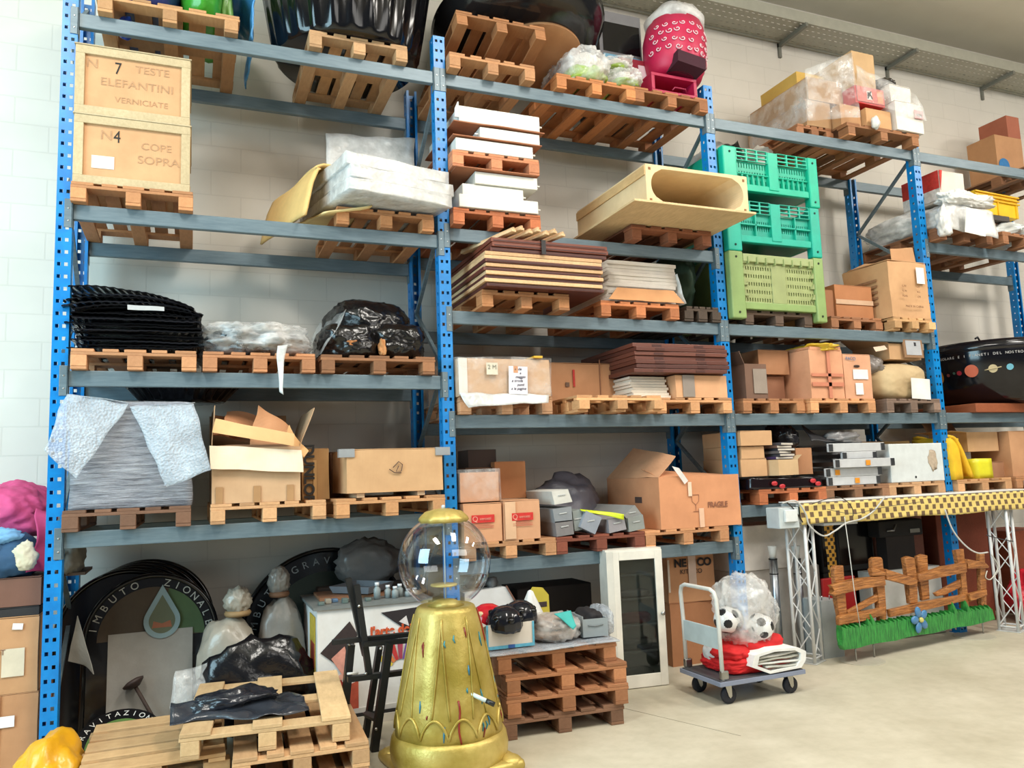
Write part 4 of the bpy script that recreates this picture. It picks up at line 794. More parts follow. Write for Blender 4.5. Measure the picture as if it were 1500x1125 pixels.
m = MB(); m.lump((0, 0, 0), (.12, .13, .13), 98, p=2.2, crease=.14, flat=False); k = m.done('bag_end', 'stretch_film', o, None, True); k.location = (-.1, 0, -.16)
# dark goods deep under the second bay
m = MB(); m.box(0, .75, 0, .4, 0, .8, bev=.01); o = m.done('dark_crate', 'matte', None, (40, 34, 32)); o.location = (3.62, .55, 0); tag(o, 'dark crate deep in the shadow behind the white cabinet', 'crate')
# ------------------------------------------------------------------ lowest shelf
x0, x1 = ppal(680, 815, M1, 'light wooden pallet under the two cartons with red labels', (214, 160, 114)); zq = M1+PH
def red_label(t, w, h):
    m = MB(); m.box(-w*.30, w*.3, -.012, -.009, h*.5, h*.7); k = m.done('red_label', 'ink', t, (208, 46, 40))
    text(k, 'Q', h*.19, (-w*.21, -.014, h*.595), (236, 160, 140), name='label_lettering'); text(k, 'uercetti', h*.1, (w*.06, -.014, h*.6), (236, 160, 140), name='label_lettering')
    for i in range(3): m = MB(); m.box(-w*(.2+.08*(i > 0)), w*(.2+.08*(i > 0)), -.011, -.009, h*(.455-.045*i), h*(.47-.045*i)); m.done('red_print_line', 'ink', t, (206, 104, 82))
xa, xb, xc_ = Xz(679, zq+.2, -.05), Xz(735, zq+.1, -.05), Xz(791, zq+.1, -.05); hq = Za(710, 737, -.05)-zq
t = carton('left kraft carton with a red label at the foot of the second post', max(xa, 2.915), xb, -.05, .5, zq, hq, (214, 158, 118)); red_label(t, xb-max(xa, 2.915), hq)
t = carton('right kraft carton with a red label beside the grey blocks', xb+.02, xc_, -.055, .5, zq, hq+.01, (212, 160, 122), rz=.03); red_label(t, xc_-xb-.02, hq); 
m = MB(); m.box(-(xc_-xb-.02)/2+.005, -(xc_-xb-.02)/2+.1, -.011, -.008, .01, hq); m.done('clear_tape', 'plastic', t, (222, 180, 144))
t, *_ = pcarton('film wrapped carton standing on the left red labelled carton', 674, 731, 692, zq+hq+.012, .0, .45, col=(204, 152, 116), name='wrapped_carton'); w_ = Xz(731, zq+.4, 0)-Xz(674, zq+.4, 0)
m = MB(); m.box(-w_/2-.012, w_/2+.012, -.02, .46, .005, .27, n=6, amp=.012, seed=4); m.done('film_cover', 'thin_film', t, None, True)
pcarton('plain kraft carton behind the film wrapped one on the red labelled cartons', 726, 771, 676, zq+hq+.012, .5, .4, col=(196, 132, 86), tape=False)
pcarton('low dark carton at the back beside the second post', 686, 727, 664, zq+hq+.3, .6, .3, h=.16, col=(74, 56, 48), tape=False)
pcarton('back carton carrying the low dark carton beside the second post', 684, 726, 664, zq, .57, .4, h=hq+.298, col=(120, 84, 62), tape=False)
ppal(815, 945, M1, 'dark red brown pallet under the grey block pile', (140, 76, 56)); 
def block(label, pts, Y, d, col=(138, 142, 146)):
    vs = [A(px, py, Y) for px, py in pts]; dz = zq+.002-min(v[1] for v in vs) if min(v[1] for v in vs) < zq+.002 else 0
    m = MB(); m.prism([(x, z+dz) for x, z in vs], Y, Y+d); o = m.done('grey_block', 'matte', None, col); tag(o, label, 'block', 'grey blocks')
    cx = sum(v[0] for v in vs)/4; cz = sum(v[1] for v in vs)/4+dz; m = MB(); m.bar((cx-.035, Y-.003, cz+.01), (cx+.035, Y-.003, cz+.018), .006, .008); m.done('scratch_mark', 'ink', o, (190, 192, 190))
    return o
block('bottom grey block in the column of three at the left of the pile', [(813, 767), (839, 764), (841, 785), (816, 789)], -.06, .8, (126, 122, 122))
block('middle grey block in the column of three at the left of the pile', [(809.5, 746), (837, 742), (838.5, 763), (813, 766)], -.06, .8)
block('pale top block in the column of three at the left of the pile', [(808, 720), (832, 716.5), (838.5, 735), (812.5, 739.5)], -.06, .6, (206, 204, 196))
block('narrow grey block leaning beside the column of three', [(838.5, 749), (852, 746), (853, 776), (842, 778)], -.03, .7, (140, 148, 146))
block('tilted grey block in the middle of the pile', [(859, 753), (882, 763), (872, 787.5), (850, 777)], -.07, .8, (146, 152, 162))
block('low grey block right of the tilted one', [(891, 766), (914, 761), (918, 780), (893, 786)], -.07, .8, (146, 142, 146))
block('bottom right grey block of the pile beside the fragile carton', [(920, 763), (942, 757.5), (945, 778), (922, 783)], -.07, .8, (138, 142, 138))
block('slanted grey block lying across the right end of the pile', [(913.5, 755), (930, 740), (941.5, 755), (920, 762)], -.05, .8, (140, 140, 138))
xx = [A(850, 746, -.04), A(912, 757, -.08)]; m = MB(); m.quadpatch((xx[0][0], -.03, xx[0][1]), (xx[1][0], -.1, xx[1][1]+.025), (xx[1][0], -.1, xx[1][1]-.025), (xx[0][0], -.06, xx[0][1]-.01), 12, 4, .006, 3); o = m.done('yellow_green_strap', 'plastic', None, (206, 222, 40), True, thick=.004); tag(o, 'bright yellow green strap lying over the grey blocks', 'strap')
m = MB(); m.lump((0, 0, .26), (.36, .3, .3), 101, p=2, crease=.16, amp=.25); o = m.done('grey_film_bag', 'polythene', None, (104, 102, 112), True); o.location = (4.22, .9-.16, zq); o.scale = (1, .55, 1); tag(o, 'large grey plastic bag behind the grey block pile', 'bag')
x0, x1 = ppal(945, 1085, M1, 'light wooden pallet under the big fragile carton', (216, 158, 112), w=.9)
xa = Xz(966, zq+.3, -.06); xb = Xz(1083, zq+.3, -.06); hf = Za(1030, 697, -.06)-zq; wf = xb-xa
t = carton('very large kraft carton printed with a glass symbol, flap standing open', xa, xb, -.06, .95, zq, hf, (214, 150, 108), open_=True, flaps=(None, None, None, None), fl=.5)
m = MB(); m.quadpatch((-wf/2+.01, .95, hf), (wf/2-.01, .95, hf), (wf/2-.01, .48, hf+.01), (-wf/2+.02, .48, hf+.01), 8, 6, .005, 8); m.done('back_flap', 'cardboard', t, (200, 142, 102), thick=.006)
m = MB(); m.quadpatch((-wf/2, 0, hf), (wf/2, 0, hf), (wf/2-.005, .46, hf+.012), (-wf/2+.08, .42, hf+.085), 10, 8, .008, 5); m.done('front_flap', 'cardboard', t, (216, 154, 112), thick=.006)
m = MB(); m.quadpatch((-wf/2, 0, hf-.0), (-wf/2, .95, hf), (-wf/2+.24, .8, hf+.3), (-wf/2+.26, .1, hf+.19), 10, 8, .008, 6); m.done('lifted_flap', 'cardboard', t, (210, 158, 120), thick=.006)
m = MB(); m.quadpatch((-wf/2+.13, -.03, hf+.1), (-wf/2+.2, -.035, hf+.08), (-wf/2+.3, -.02, hf-.04), (-wf/2+.26, -.02, hf-.07), 6, 6, .004, 6); m.done('loose_tape', 'plastic', t, (232, 226, 220), thick=.002)
m = MB(); m.box(-wf/2+.30, -wf/2+.34, -.012, -.008, hf-.18, hf-.05, bev=.003); m.done('clear_tape', 'plastic', t, (238, 206, 180))
m = MB(); m.box(-.03, .02, -.012, -.006, 0, .17); m.done('clear_tape', 'plastic', t, (232, 190, 160))
text(t, 'FRAGILE', .07, (.18, -.006, hf*.42), (150, 98, 72), name='printing', heavy=.002, sx=.85)
zz = hf*.42; m = MB(); m.tube([(-.10, -.004, zz+.1), (-.095, -.004, zz+.04), (-.06, -.004, zz+.01), (-.025, -.004, zz+.04), (-.02, -.004, zz+.1), (-.10, -.004, zz+.1)], .0025, 5); m.done('glass_symbol', 'ink', t, (168, 112, 84)); m = MB(); m.tube([(-.06, -.004, zz+.01), (-.06, -.004, zz-.05), (-.09, -.004, zz-.05), (-.03, -.004, zz-.05)], .0025, 5); m.done('glass_symbol', 'ink', t, (168, 112, 84))
m = MB(); m.box(-wf/2-.004, -wf/2-.001, .3, .42, hf*.5, hf*.62); m.done('side_printing', 'ink', t, (84, 66, 60))
# ------------------------------------------------------------------ second bay, level two
x0, x1 = ppal(673, 815, M2, 'light wooden pallet under the film wrapped carton with notes', (222, 172, 132), w=.84, Y=-.05)
z = M2+PH; xa, xb = Xz(672, z+.2, -.08), Xz(806, z+.1, -.08); h = Za(740, 526, -.08)-z
xa = max(xa, 2.92)
t = carton('wide film wrapped carton with a handwritten paper on the front', xa, xb, -.08, .9, z, h, (206, 168, 132), name='wrapped_carton', tape=False); w_ = xb-xa
m = MB(); m.box(-w_/2-.012, w_/2+.012, -.012, .91, .004, h+.015, n=9, amp=.014, seed=3, fr=4); m.done('film_cover', 'thin_film', t, None, True)
m = MB(); m.box(-w_/2-.004, -w_/2+.07, -.008, -.004, 0.01, h); m.done('white_edge', 'matte', t, (222, 214, 204))
m = MB(); m.quadpatch((-w_/2-.0, -.02, .02), (w_/2-.02, -.03, .02), (w_/2-.05, -.06, -.06), (-w_/2+.06, -.06, -.1), 16, 5, .02, 4); m.done('film_skirt', 'milky_film', t, None, True, thick=.002)
note(t, .1, h*.42, .17, .235, y=-.034, tilt=.03, col=(228, 224, 232)); note(t, -.13, h*.72, .1, .1, y=-.034, col=(214, 206, 186)); m = MB(); m.box(.06, .1, -.037, -.035, h*.62, h*.8); m.done('tape_piece', 'plastic', t, (206, 150, 110))
text(t, '2 M', .05, (-.13, -.037, h*.76), (150, 146, 132), name='handwriting')
for i, (s, w1) in enumerate((('a  de', .0), ('a', .02), ('maggio', .02), ('a tiroda', -.01), ('panti', .02), ('a le pagine', .0))): text(t, s, .032, (.1+w1, -.037, h*(.72-.105*i)), (70, 70, 90), name='handwriting', shear=.3)
m = MB(); m.box(.26, .34, -.03, .3, h+.012, h+.03, n=2, amp=.01); m.done('yellow_tape_scrap', 'plastic', t, (222, 172, 40))
t, xa, xb, h = pcarton('plain kraft carton standing back behind the empty pallet', 806, 905, 532, z, .36, .6, col=(190, 140, 100), tape=False)
m = MB(); m.box(-.12, -.1, -.012, -.008, .14, .3); m.done('red_mark', 'ink', t, (190, 50, 44)); m = MB(); m.box(-.2, -.16, -.012, -.008, .14, .18); m.done('dark_mark', 'ink', t, (110, 84, 66)); m = MB(); m.box(.16, .17, -.012, -.008, .05, .4); m.done('dark_mark', 'ink', t, (150, 104, 74))
pallet(Xz(806, z, .36)-.05, .3, M2, 'pallet at the back under the plain kraft carton', (180, 126, 84), w=.8, d=.7)
pallet(3.915, -.22, M2+.001, 'empty light wooden pallet in front of the plain kraft carton', (224, 172, 122), w=.84, d=.5)
x0, x1 = ppal(962, 1065, M2, 'light wooden pallet under the dark brown panels and white boards', (220, 166, 118), w=.83)
xa, xb = Xz(990, z+.1, -.06), min(Xz(1076, z+.1, -.06), 5.59); zk = Za(1030, 550, -.06)
t = carton('kraft carton with a grey tape band below the dark brown panels', xa, xb, -.06, 1.0, z, zk-z, (220, 168, 126), tape=False)
m = MB(); m.box(-(xb-xa)/2+.07, -(xb-xa)/2+.2, -.012, -.008, 0.005, zk-z); m.done('grey_tape_band', 'plastic', t, (150, 138, 128))
for i in range(8):
    m = MB(); hh_ = (zk-z)/8; m.box(0, .38, 0, .9, 0, hh_-.002, bev=.002); o = m.done('white_board', 'foam', None, (226, 214, 196)); o.location = (xa-.40-.012*(i % 3), .0+.01*i, z+hh_*i); tag(o, 'off white board in the stack left of the grey banded carton', 'board', 'white boards')
R = random.Random(2)
zt = zk+.012
for i in range(7):
    m = MB(); hh_ = .036; m.box(-.5, .5, 0, 1.05, 0, hh_, bev=.004); o = m.done('brown_sheet_board', 'painted_steel', None, R.choice(((96, 52, 40), (110, 62, 48), (84, 46, 38)))); o.location = (5.07+R.uniform(-.02, .012)-.0*i, -.12+R.uniform(-.02, .02), zt); o.rotation_euler = (0, 0, R.uniform(-.02, .02)); zt += hh_+.003
    tag(o, 'dark brown panel in the stack on top of the white boards', 'panel', 'dark brown panels on the second level')
    for sx in (-.3, .15): m = MB(); m.box(sx, sx+.1, -.002, .006, .004, .026); m.done('moulding', 'painted_steel', o, (74, 38, 30))
# ------------------------------------------------------------------ level three
x0, x1 = ppal(706, 850, M3, 'wooden pallet under the stack of brown and pale framed panels', (188, 130, 84), Y=-.2, d=1.25, w=.8)
zt = M3+PH+.003; yq = -.3; R = random.Random(6)
for i in range(12):
    pale = i in (1, 3, 5, 7, 8); hh_ = .036 if i > 8 else .03
    zmax = 3.785
    if zt+hh_ > zmax: break
    m = MB(); m.box(-.54, .54, 0, 1.2, 0, hh_, bev=.003); o = m.done('framed_board', 'wood' if pale else 'painted_steel', None, (226, 186, 140) if pale else R.choice(((104, 52, 38), (120, 62, 44), (90, 44, 34))))
    o.location = (3.635+R.uniform(-.02, .02)+.05*(i > 8), yq+R.uniform(-.015, .015), zt); zt += hh_+.003
    tag(o, ('pale wooden framed panel in the tall stack beside the white sheets' if pale else 'dark red brown framed panel in the tall stack beside the white sheets'), 'panel', 'pale framed panels' if pale else 'red brown framed panels')
    if not pale: m = MB(); m.box(-.52, .52, -.003, .004, .008, .016); m.done('groove_strip', 'painted_steel', o, (70, 34, 28))
t = thing('strapping_band', 'black strapping band over the red brown framed panels', 'strap', (3.62, yq-.02, zt)); m = MB(); m.box(-.02, .02, -.002, .9, 0, .003); m.box(-.02, .02, -.003, -.001, -.12, .003); m.done('band', 'plastic', t, (28, 24, 24))
for i in range(7):
    a = Vector((3.18+.075*i+.16, yq-.06, zt+.05+.02*(i % 2))); b = a+Vector((-.24, .62, -.035))
    o = thing('wood_batten', 'pale wooden batten in the bundle lying on the red brown panels', 'batten', (0, 0, 0), 0, 'battens on the panel stack')
    m = MB(); m.bar(a, b, .045, .02); m.done('shaft', 'wood', o, (236, 200, 156)); m = MB(); m.bar(a+Vector((-.002, .0, .018)), b+Vector((-.002, 0, .018)), .02, .018); m.done('tongue', 'wood', o, (232, 190, 144))
x0, x1 = ppal(880, 997, M3, 'orange wooden pallet under the white sheets and the sloping card', (206, 130, 82), w=.83)
z = M3+PH+.01; xa, xb = Xz(890, z+.2, -.02), Xz(990, z+.2, -.02); zt = Za(940, 384, -.02); n_ = 11; R = random.Random(3)
for i in range(n_):
    hh_ = (zt-z)/n_; m = MB(); m.box(0, xb-xa, 0, 1.0, 0, hh_-.002, n=4, amp=.006, seed=i, fr=6); o = m.done('white_sheet', 'foam', None, (224, 216, 206), True); o.location = (xa+R.uniform(-.012, .02), -.01+R.uniform(-.012, .012), z+hh_*i); tag(o, 'white foam sheet in the block of sheets beside the brown framed panels', 'foam sheet', 'white foam sheets')
m = MB(); m.quadpatch((xa-.03, -.08, M3+PH+.008), (xb+.04, -.08, M3+PH+.008), (xb-.05, -.045, M3+PH+.13), (xa+.08, -.045, M3+PH+.13), 12, 6, .006, 4); o = m.done('sloping_card', 'cardboard', None, (218, 160, 110), thick=.006); tag(o, 'kraft card sloping against the front of the white foam sheets', 'cardboard')
m = MB(); m.quadpatch((xb+.012, -.05, zt-.1), (xb+.02, .9, zt-.1), (xb+.06, .85, M3+.1), (xb+.08, -.06, M3+.16), 12, 12, .03, 4); o = m.done('film_sheet', 'milky_film', None, None, True, thick=.003); tag(o, 'loose white film hanging at the right of the white foam sheets', 'film')
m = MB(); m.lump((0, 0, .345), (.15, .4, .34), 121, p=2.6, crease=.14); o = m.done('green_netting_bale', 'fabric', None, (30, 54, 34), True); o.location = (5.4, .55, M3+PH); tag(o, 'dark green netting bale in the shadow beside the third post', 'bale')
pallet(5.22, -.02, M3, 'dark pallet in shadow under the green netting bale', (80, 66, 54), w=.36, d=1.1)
# ------------------------------------------------------------------ level four
pallet(2.905, -.1, M4, 'bottom orange pallet under the white boxes of the tall mixed stack', (200, 118, 74), w=.8, d=1.15)
def wbox(label, x0, x1, z0, z1, y=-.12, d=.9, pin='r'):
    t = thing('white_metal_box', label, 'box', (x0, y, z0), 0, 'white boxes with fold out pegs'); w = x1-x0; h = z1-z0
    m = MB(); m.box(0, w, 0, d, 0, h, bev=.006); m.done('housing', 'painted_steel', t, (224, 222, 212))
    if pin:
        m = MB(); x = w if pin == 'r' else 0; s = 1 if pin == 'r' else -1; m.tube([(x, .04, h*.45), (x+s*.035, .04, h*.45)], .009, 8); m.done('peg', 'plastic', t, (236, 236, 230), True)
    return t
def cardl(label, x0, x1, z, y0=-.14, y1=.75, amp=.02, bend=.05):
    m = MB(); m.patch(lambda u, v: Vector((x0+(x1-x0)*u, y0+(y1-y0)*v, z+amp*noise.noise(Vector((u*3, v*3, z*9)))-bend*max(0, .25-u)*2*0)), 16, 10); o = m.done('cardboard_layer', 'cardboard', None, (168, 108, 74), thick=.008); return tag(o, label, 'cardboard', 'cardboard layers in the tall mixed stack')
wbox('lowest white box of the tall mixed stack beside the second post', 2.955, 3.68, 4.063, 4.175)
wbox('second white box up in the tall mixed stack', 3.0, 3.56, 4.178, 4.285, y=-.08)
wbox('third white box up, just below the middle pallet of the mixed stack', 3.11, 3.69, 4.288, 4.395, y=-.1)
cardl('brown cardboard layer under the middle pallet of the mixed stack', 2.93, 3.66, 4.406, amp=.0)
pallet(2.905, -.12, 4.412, 'middle orange pallet in the tall stack of white boxes', (220, 146, 104), w=.8, d=1.15)
wbox('white box with a handle directly on the middle pallet of the stack', 2.94, 3.65, 4.559, 4.668)
cardl('lower brown cardboard layer between the upper white boxes', 2.91, 3.73, 4.681, amp=.008)
wbox('white box between the two brown cardboard layers at the top', 3.16, 3.72, 4.692, 4.79, pin='l')
cardl('upper brown cardboard layer below the topmost white box', 2.92, 3.76, 4.803, amp=.008)
t = wbox('topmost white box of the tall mixed stack below the top bar', 2.975, 3.725, 4.816, 4.955)
m = MB(); m.prism([(-.04, .03), (.0, .03), (.0, .17), (-.01, .17), (-.035, .11)], .0, .012); m.done('side_bracket', 'painted_steel', t, (190, 192, 190))
# big wooden box with rounded opening
x0, x1 = ppal(925, 1050, M4, 'brown wooden pallet under the big box with the rounded opening', (150, 92, 62), Y=-.12, w=.88, d=1.2)
zb = M4+PH+.002
m = MB(); m.box(-.1, 1.16, -.66, .8, 0, .02, bev=.003); o = m.done('base_board', 'wood', None, (232, 204, 156)); o.location = (4.42, 0, zb); tag(o, 'wide pale board below the big box with the rounded opening', 'board')
t = thing('display_housing', 'big pale wooden box with a rounded hollow opening facing the aisle', 'wooden box', (4.50, -.57, zb+.022), 0); W_, H_, D_ = 1.075, .36, 1.3
N = 48
def outp(i): 
    a = 2*PI*i/N; c, s = math.cos(a), math.sin(a); k = max(abs(c), abs(s)); return (W_/2+W_/2*c/k, H_/2+H_/2*s/k)
def inp(i):
    a = 2*PI*i/N; c, s = math.cos(a), math.sin(a); k = max(abs(c), abs(s)); x = c/k; z_ = s/k
    rr = .145; hw = W_/2-.05; px, pz = x*hw, z_*.15; lim = hw-rr
    if abs(px) > lim:
        dx = abs(px)-lim; ang = math.atan2(pz, dx); q = rr; px = math.copysign(lim+q*math.cos(ang), px); pz = q*math.sin(ang)*1.035
    return (W_/2+px, H_/2+pz)
m = MB(); y0 = 0
def ring(fn, y): return [m.b.verts.new((fn(i)[0], y, fn(i)[1])) for i in range(N)]
of, ob, jf, jb = ring(outp, 0), ring(outp, D_), ring(inp, 0), ring(inp, D_-.06)
for i in range(N):
    j = (i+1) % N
    m.b.faces.new((of[i], of[j], jf[j], jf[i])); m.b.faces.new((of[i], ob[i], ob[j], of[j])); m.b.faces.new((jf[i], jf[j], jb[j], jb[i]))
m.b.faces.new(ob[::-1]); m.b.faces.new(jb)
m.done('housing', 'cardboard', t, (228, 204, 162))
for x, z_ in ((.04, .04), (.04, H_-.04), (W_-.04, .04), (W_-.04, H_-.04)): m = MB(); m.box(x-.012, x+.012, -.002, .004, z_-.012, z_+.012); m.done('corner_plug', 'wood', t, (150, 106, 66))
m = MB(); m.box(-.012, -.003, 0, D_, H_-.1, H_-.02); m.done('side_strip', 'wood', t, (216, 182, 130))
# ------------------------------------------------------------------ top level
pallet(2.91, -.1, M5, 'lower pallet of the two tilted pallets at the top of the second post', (204, 150, 104), w=.8, d=1.15)
t = pallet(2.98, -.12, M5+.40, 'upper tilted pallet carrying the black rimmed disc', (176, 122, 78), w=.85, d=1.2); t.rotation_euler = (-.2, 0, 0)
t = thing('rimmed_disc', 'large black rimmed disc with tan underside leaning on the tilted pallets', 'disc', (3.78, .36, M5+.57), (-.2, 0, 0))
m = MB(); m.lathe([(.60, -.02), (.74, .02), (.82, .16), (.84, .2), (.80, .19), (.6, .04)], 72); m.done('black_rim', 'gloss', t, (26, 26, 28), True)
m = MB(); m.lathe([(.38, -.045), (.46, -.045), (.46, -.02)], 64, c=(.16, .05, 0)); m.done('tan_underside', 'cardboard', t, (204, 150, 104))
m = MB(); m.lathe([(.66, .24), (.62, .4), (.5, .9)], 72, fn=lambda a, z: 1+.02*math.cos(24*a)); m.done('black_dome', 'gloss', t, (16, 16, 18), True)
x0, x1 = ppal(815, 930, M5, 'orange pallet under the clear bags of green packs', (206, 136, 82), w=.83)
zq = M5+PH
def packbag(label, c, r, seed):
    t = thing('bagged_pack', label, 'bag', c, 0, 'clear bags of green packs')
    m = MB(); m.lump((0, 0, r[2]*.55), (r[0]*.94, r[1]*.9, r[2]*.55), seed, p=3, crease=.06); m.done('green_packs', 'polythene', t, (156, 186, 66), True)
    m = MB(); m.lump((0, 0, r[2]*1.0), (r[0]*.8, r[1]*.86, r[2]*.8), seed+2, p=3, crease=.08); m.done('white_packs', 'polythene', t, (226, 218, 208), True)
    m = MB(); m.lump((0, 0, r[2]*1.02), (r[0]*1.05, r[1]*1.0, r[2]*1.02), seed+1, p=3, crease=.12, sub=5); m.done('clear_film', 'stretch_film', t, None, True); return t
packbag('tall clear bag of green and white packs on the left of its pallet', (4.33, .32, zq), (.23, .42, .19), 131)
packbag('low clear bag of green packs in the middle of the top level', (4.72, .24, zq), (.165, .34, .11), 135)
t2 = packbag('clear bag of white packs lying on the low green bag', (4.72, .34, zq+.235), (.16, .3, .085), 139)
x0, x1 = ppal(930, 1036, M5, 'brown pallet at the right end of the top level of the second bay', (176, 118, 76), w=.83)
t = thing('dark_cabinet', 'dark grey cabinet with a black window at the back of the top level', 'cabinet', (4.74, .52, zq), 0)
m = MB(); m.box(0, .5, 0, .5, 0, 1.12, bev=.008); m.done('body', 'matte', t, (66, 62, 62)); m = MB(); m.box(.0, .5, -.004, 0, .5, 1.12); m.done('front_panel', 'painted_steel', t, (120, 120, 124))
m = MB(); m.box(.04, .48, -.008, -.004, .68, 1.0); m.done('black_window', 'gloss', t, (14, 14, 18)); m = MB(); m.box(.04, .48, -.008, -.004, .55, .65); m.done('blue_stripe', 'painted_steel', t, (120, 176, 206))
t = thing('red_case', 'dark red case with a white panel in front of the dark cabinet', 'case', (4.72, .26, zq+.0), 0)
m = MB(); m.box(.08, .62, 0, .22, 0, .48, bev=.01); m.done('body', 'painted_steel', t, (136, 22, 44)); m = MB(); m.box(.3, .56, -.006, 0, .27, .42); m.done('white_panel', 'matte', t, (214, 190, 200)); m = MB(); m.tube([(.42, .1, .48), (.42, .1, .5), (.55, .1, .5), (.55, .1, .48)], .008, 6); m.done('handle', 'plastic', t, (40, 30, 34), True)
t = thing('pink_display_box', 'small crimson box with an open front on the brown top pallet', 'box', (4.98, -.03, zq), 0); w_ = .52
for q in ((0, w_, .0, .3, 0, .03), (0, w_, 0, .3, .17, .2), (0, .035, 0, .3, .03, .17), (w_-.035, w_, 0, .3, .03, .17), (.035, w_-.035, .27, .3, .03, .17)): m = MB(); m.box(*q, bev=.003); m.done('box_panel', 'painted_steel', t, (176, 26, 70))
m = MB(); m.tube([(.22, -.012, .035), (.24, -.03, .06), (.36, -.03, .06), (.38, -.012, .035)], .008, 6); m.done('grip', 'plastic', t, (150, 30, 66), True)
t = thing('patterned_bin', 'tilted crimson drum with white scroll pattern above the small crimson box', 'drum', (5.36, .14, zq+.215), (-.12, .14, 0))
m = MB(); m.lathe([(.20, 0), (.27, .05), (.315, .2), (.32, .45), (.29, .62)], 48); m.done('drum_body', 'painted_steel', t, (190, 28, 74), True)
m = MB(); m.lathe([(.29, .6), (.3, .7), (.24, .8), (.1, .84)], 48, fn=lambda a, z: 1+.05*math.sin(5*a+9*z)); m.done('white_film_top', 'milky_film', t, None, True)
m = MB(); m.box(-.17, .15, -.315, -.1, .0, .13); m.done('dark_opening', 'matte', t, (60, 16, 34))
R = random.Random(12)
SPT = [(-PI/2-1.35+.30*i+(.15 if j % 2 else 0), .2+.095*j) for i in range(10) for j in range(4)]
for a, z0 in SPT:
    a += R.uniform(-.05, .05); z0 += R.uniform(-.015, .015); r0 = R.uniform(.018, .026); fl_ = R.choice((-1, 1))
    m = MB(); pts = []
    for k in range(15):
        th = k*.46; rr = r0*(.25+.085*k); aa = a+fl_*rr*math.cos(th)/.31; zz = z0+rr*math.sin(th); rb = .315+.005*(zz > .2) if zz < .45 else .32-.176*(zz-.45)
        pts.append((( rb+.004)*math.cos(aa), (rb+.004)*math.sin(aa), zz))
    m.tube(pts, .0055, 5); m.done('white_scroll', 'ink', t, (238, 206, 212), True)
# ================================================================== third bay
N1, N2, N3, N5 = LV[2]
# top level pallet with wrapped cartons
pallet(7.35, -.1, N5, 'long brown pallet on top of the third bay under the wrapped cartons', (176, 122, 80), w=1.06, d=1.2)
pallet(6.86, .1, N5, 'back pallet on top of the third bay below the yellow brown cartons', (170, 116, 78), w=.47, d=1.1)
z = N5+PH
t = carton('open topped small kraft carton at the front of the wrapped load', 7.66, 8.02, -.08, .5, z+.001, .21, (212, 166, 118), tape=False)
carton('kraft carton at the left below the long red box', 7.36, 7.64, -.02, .8, z+.001, .24, (196, 150, 106), tape=False)
t = carton('long red box in the middle of the wrapped load', 7.55, 7.97, -.06, 1.0, z+.265, .2, (206, 40, 40), tape=False)
for q, c_ in (((-.19, .2, -.012, -.008, .02, .19), (222, 120, 110)), ((-.05, .02, -.014, -.012, .05, .15), (244, 232, 226)), ((.1, .18, -.014, -.012, .03, .17), (230, 160, 120))): m = MB(); m.box(*q); m.done('printed_panel', 'ink', t, c_)
m = MB(); m.prism([(-.05, .06), (-.035, .06), (-.01, .1), (.02, .06), (.03, .07), (-.0, .12), (.02, .15), (.0, .15), (-.02, .13), (-.04, .14)], -.016, -.014); m.done('black_mark', 'ink', t, (30, 26, 26))
carton('tall kraft carton at the top of the wrapped load', 7.56, 7.88, -.05, .9, z+.47, .4, (206, 170, 124), tape=False)
carton('long low kraft carton at the back left of the wrapped load', 7.05, 7.54, .1, .95, z+.3, .26, (190, 150, 104), tape=False)
carton('kraft carton standing under the long low one at the back left', 7.0, 7.34, .1, .95, z+.001, .29, (184, 146, 106), tape=False)
carton('yellow brown carton on the long low carton at the back left', 7.1, 7.5, .3, .6, z+.57, .16, (214, 176, 90), tape=False)
t = carton('white box with a red sticker at the right of the wrapped load', 8.06, 8.46, -.12, .6, z+.001, .34, (236, 232, 224), tape=False, n=6, amp=.012); m = MB(); m.box(.07, .2, -.014, -.01, .16, .26); m.done('pink_sticker', 'ink', t, (226, 160, 160)); m = MB(); m.box(.1, .18, -.016, -.014, .19, .22); m.done('sticker_print', 'ink', t, (60, 30, 34))
carton('upper white box on the one with the red sticker', 8.05, 8.36, -.08, .5, z+.345, .2, (234, 230, 222), tape=False, n=6, amp=.012)
m = MB(); m.lump((0, 0, .07), (.16, .2, .08), 151, p=2.4, crease=.15); o = m.done('dark_film_roll', 'black_polythene', None, (60, 56, 50), True); o.location = (8.14, .16, z+.548); tag(o, 'dark wrapped roll on the upper white box', 'roll')
t = thing('stretch_wrap', 'clear stretch film wound round the top load of cartons', 'film', (0, 0, 0))
m = MB(); m.quadpatch((7.5, -.14, z+.24), (8.5, -.16, z+.14), (8.42, -.12, z+.46), (7.52, -.12, z+.66), 24, 10, .02, 5); m.done('front_wrap', 'thin_film', t, None, True, thick=.002)
m = MB(); m.quadpatch((6.97, 1.0, z+.02), (6.97, .06, z+.02), (6.98, .06, z+.5), (6.98, 1.0, z+.5), 12, 10, .012, 9); m.done('left_wrap', 'thin_film', t, None, True, thick=.002)
m = MB(); m.quadpatch((6.97, .06, z+.02), (7.5, -.15, z+.05), (7.5, -.12, z+.8), (6.98, .05, z+.6), 20, 10, .012, 8); m.done('side_wrap', 'thin_film', t, None, True, thick=.002)
m = MB(); m.lump((7.72, -.14, z+.02), (.05, .04, .07), 4, p=2, crease=.2, sub=3, flat=False); m.done('film_knot', 'polythene', t, (226, 226, 220), True)
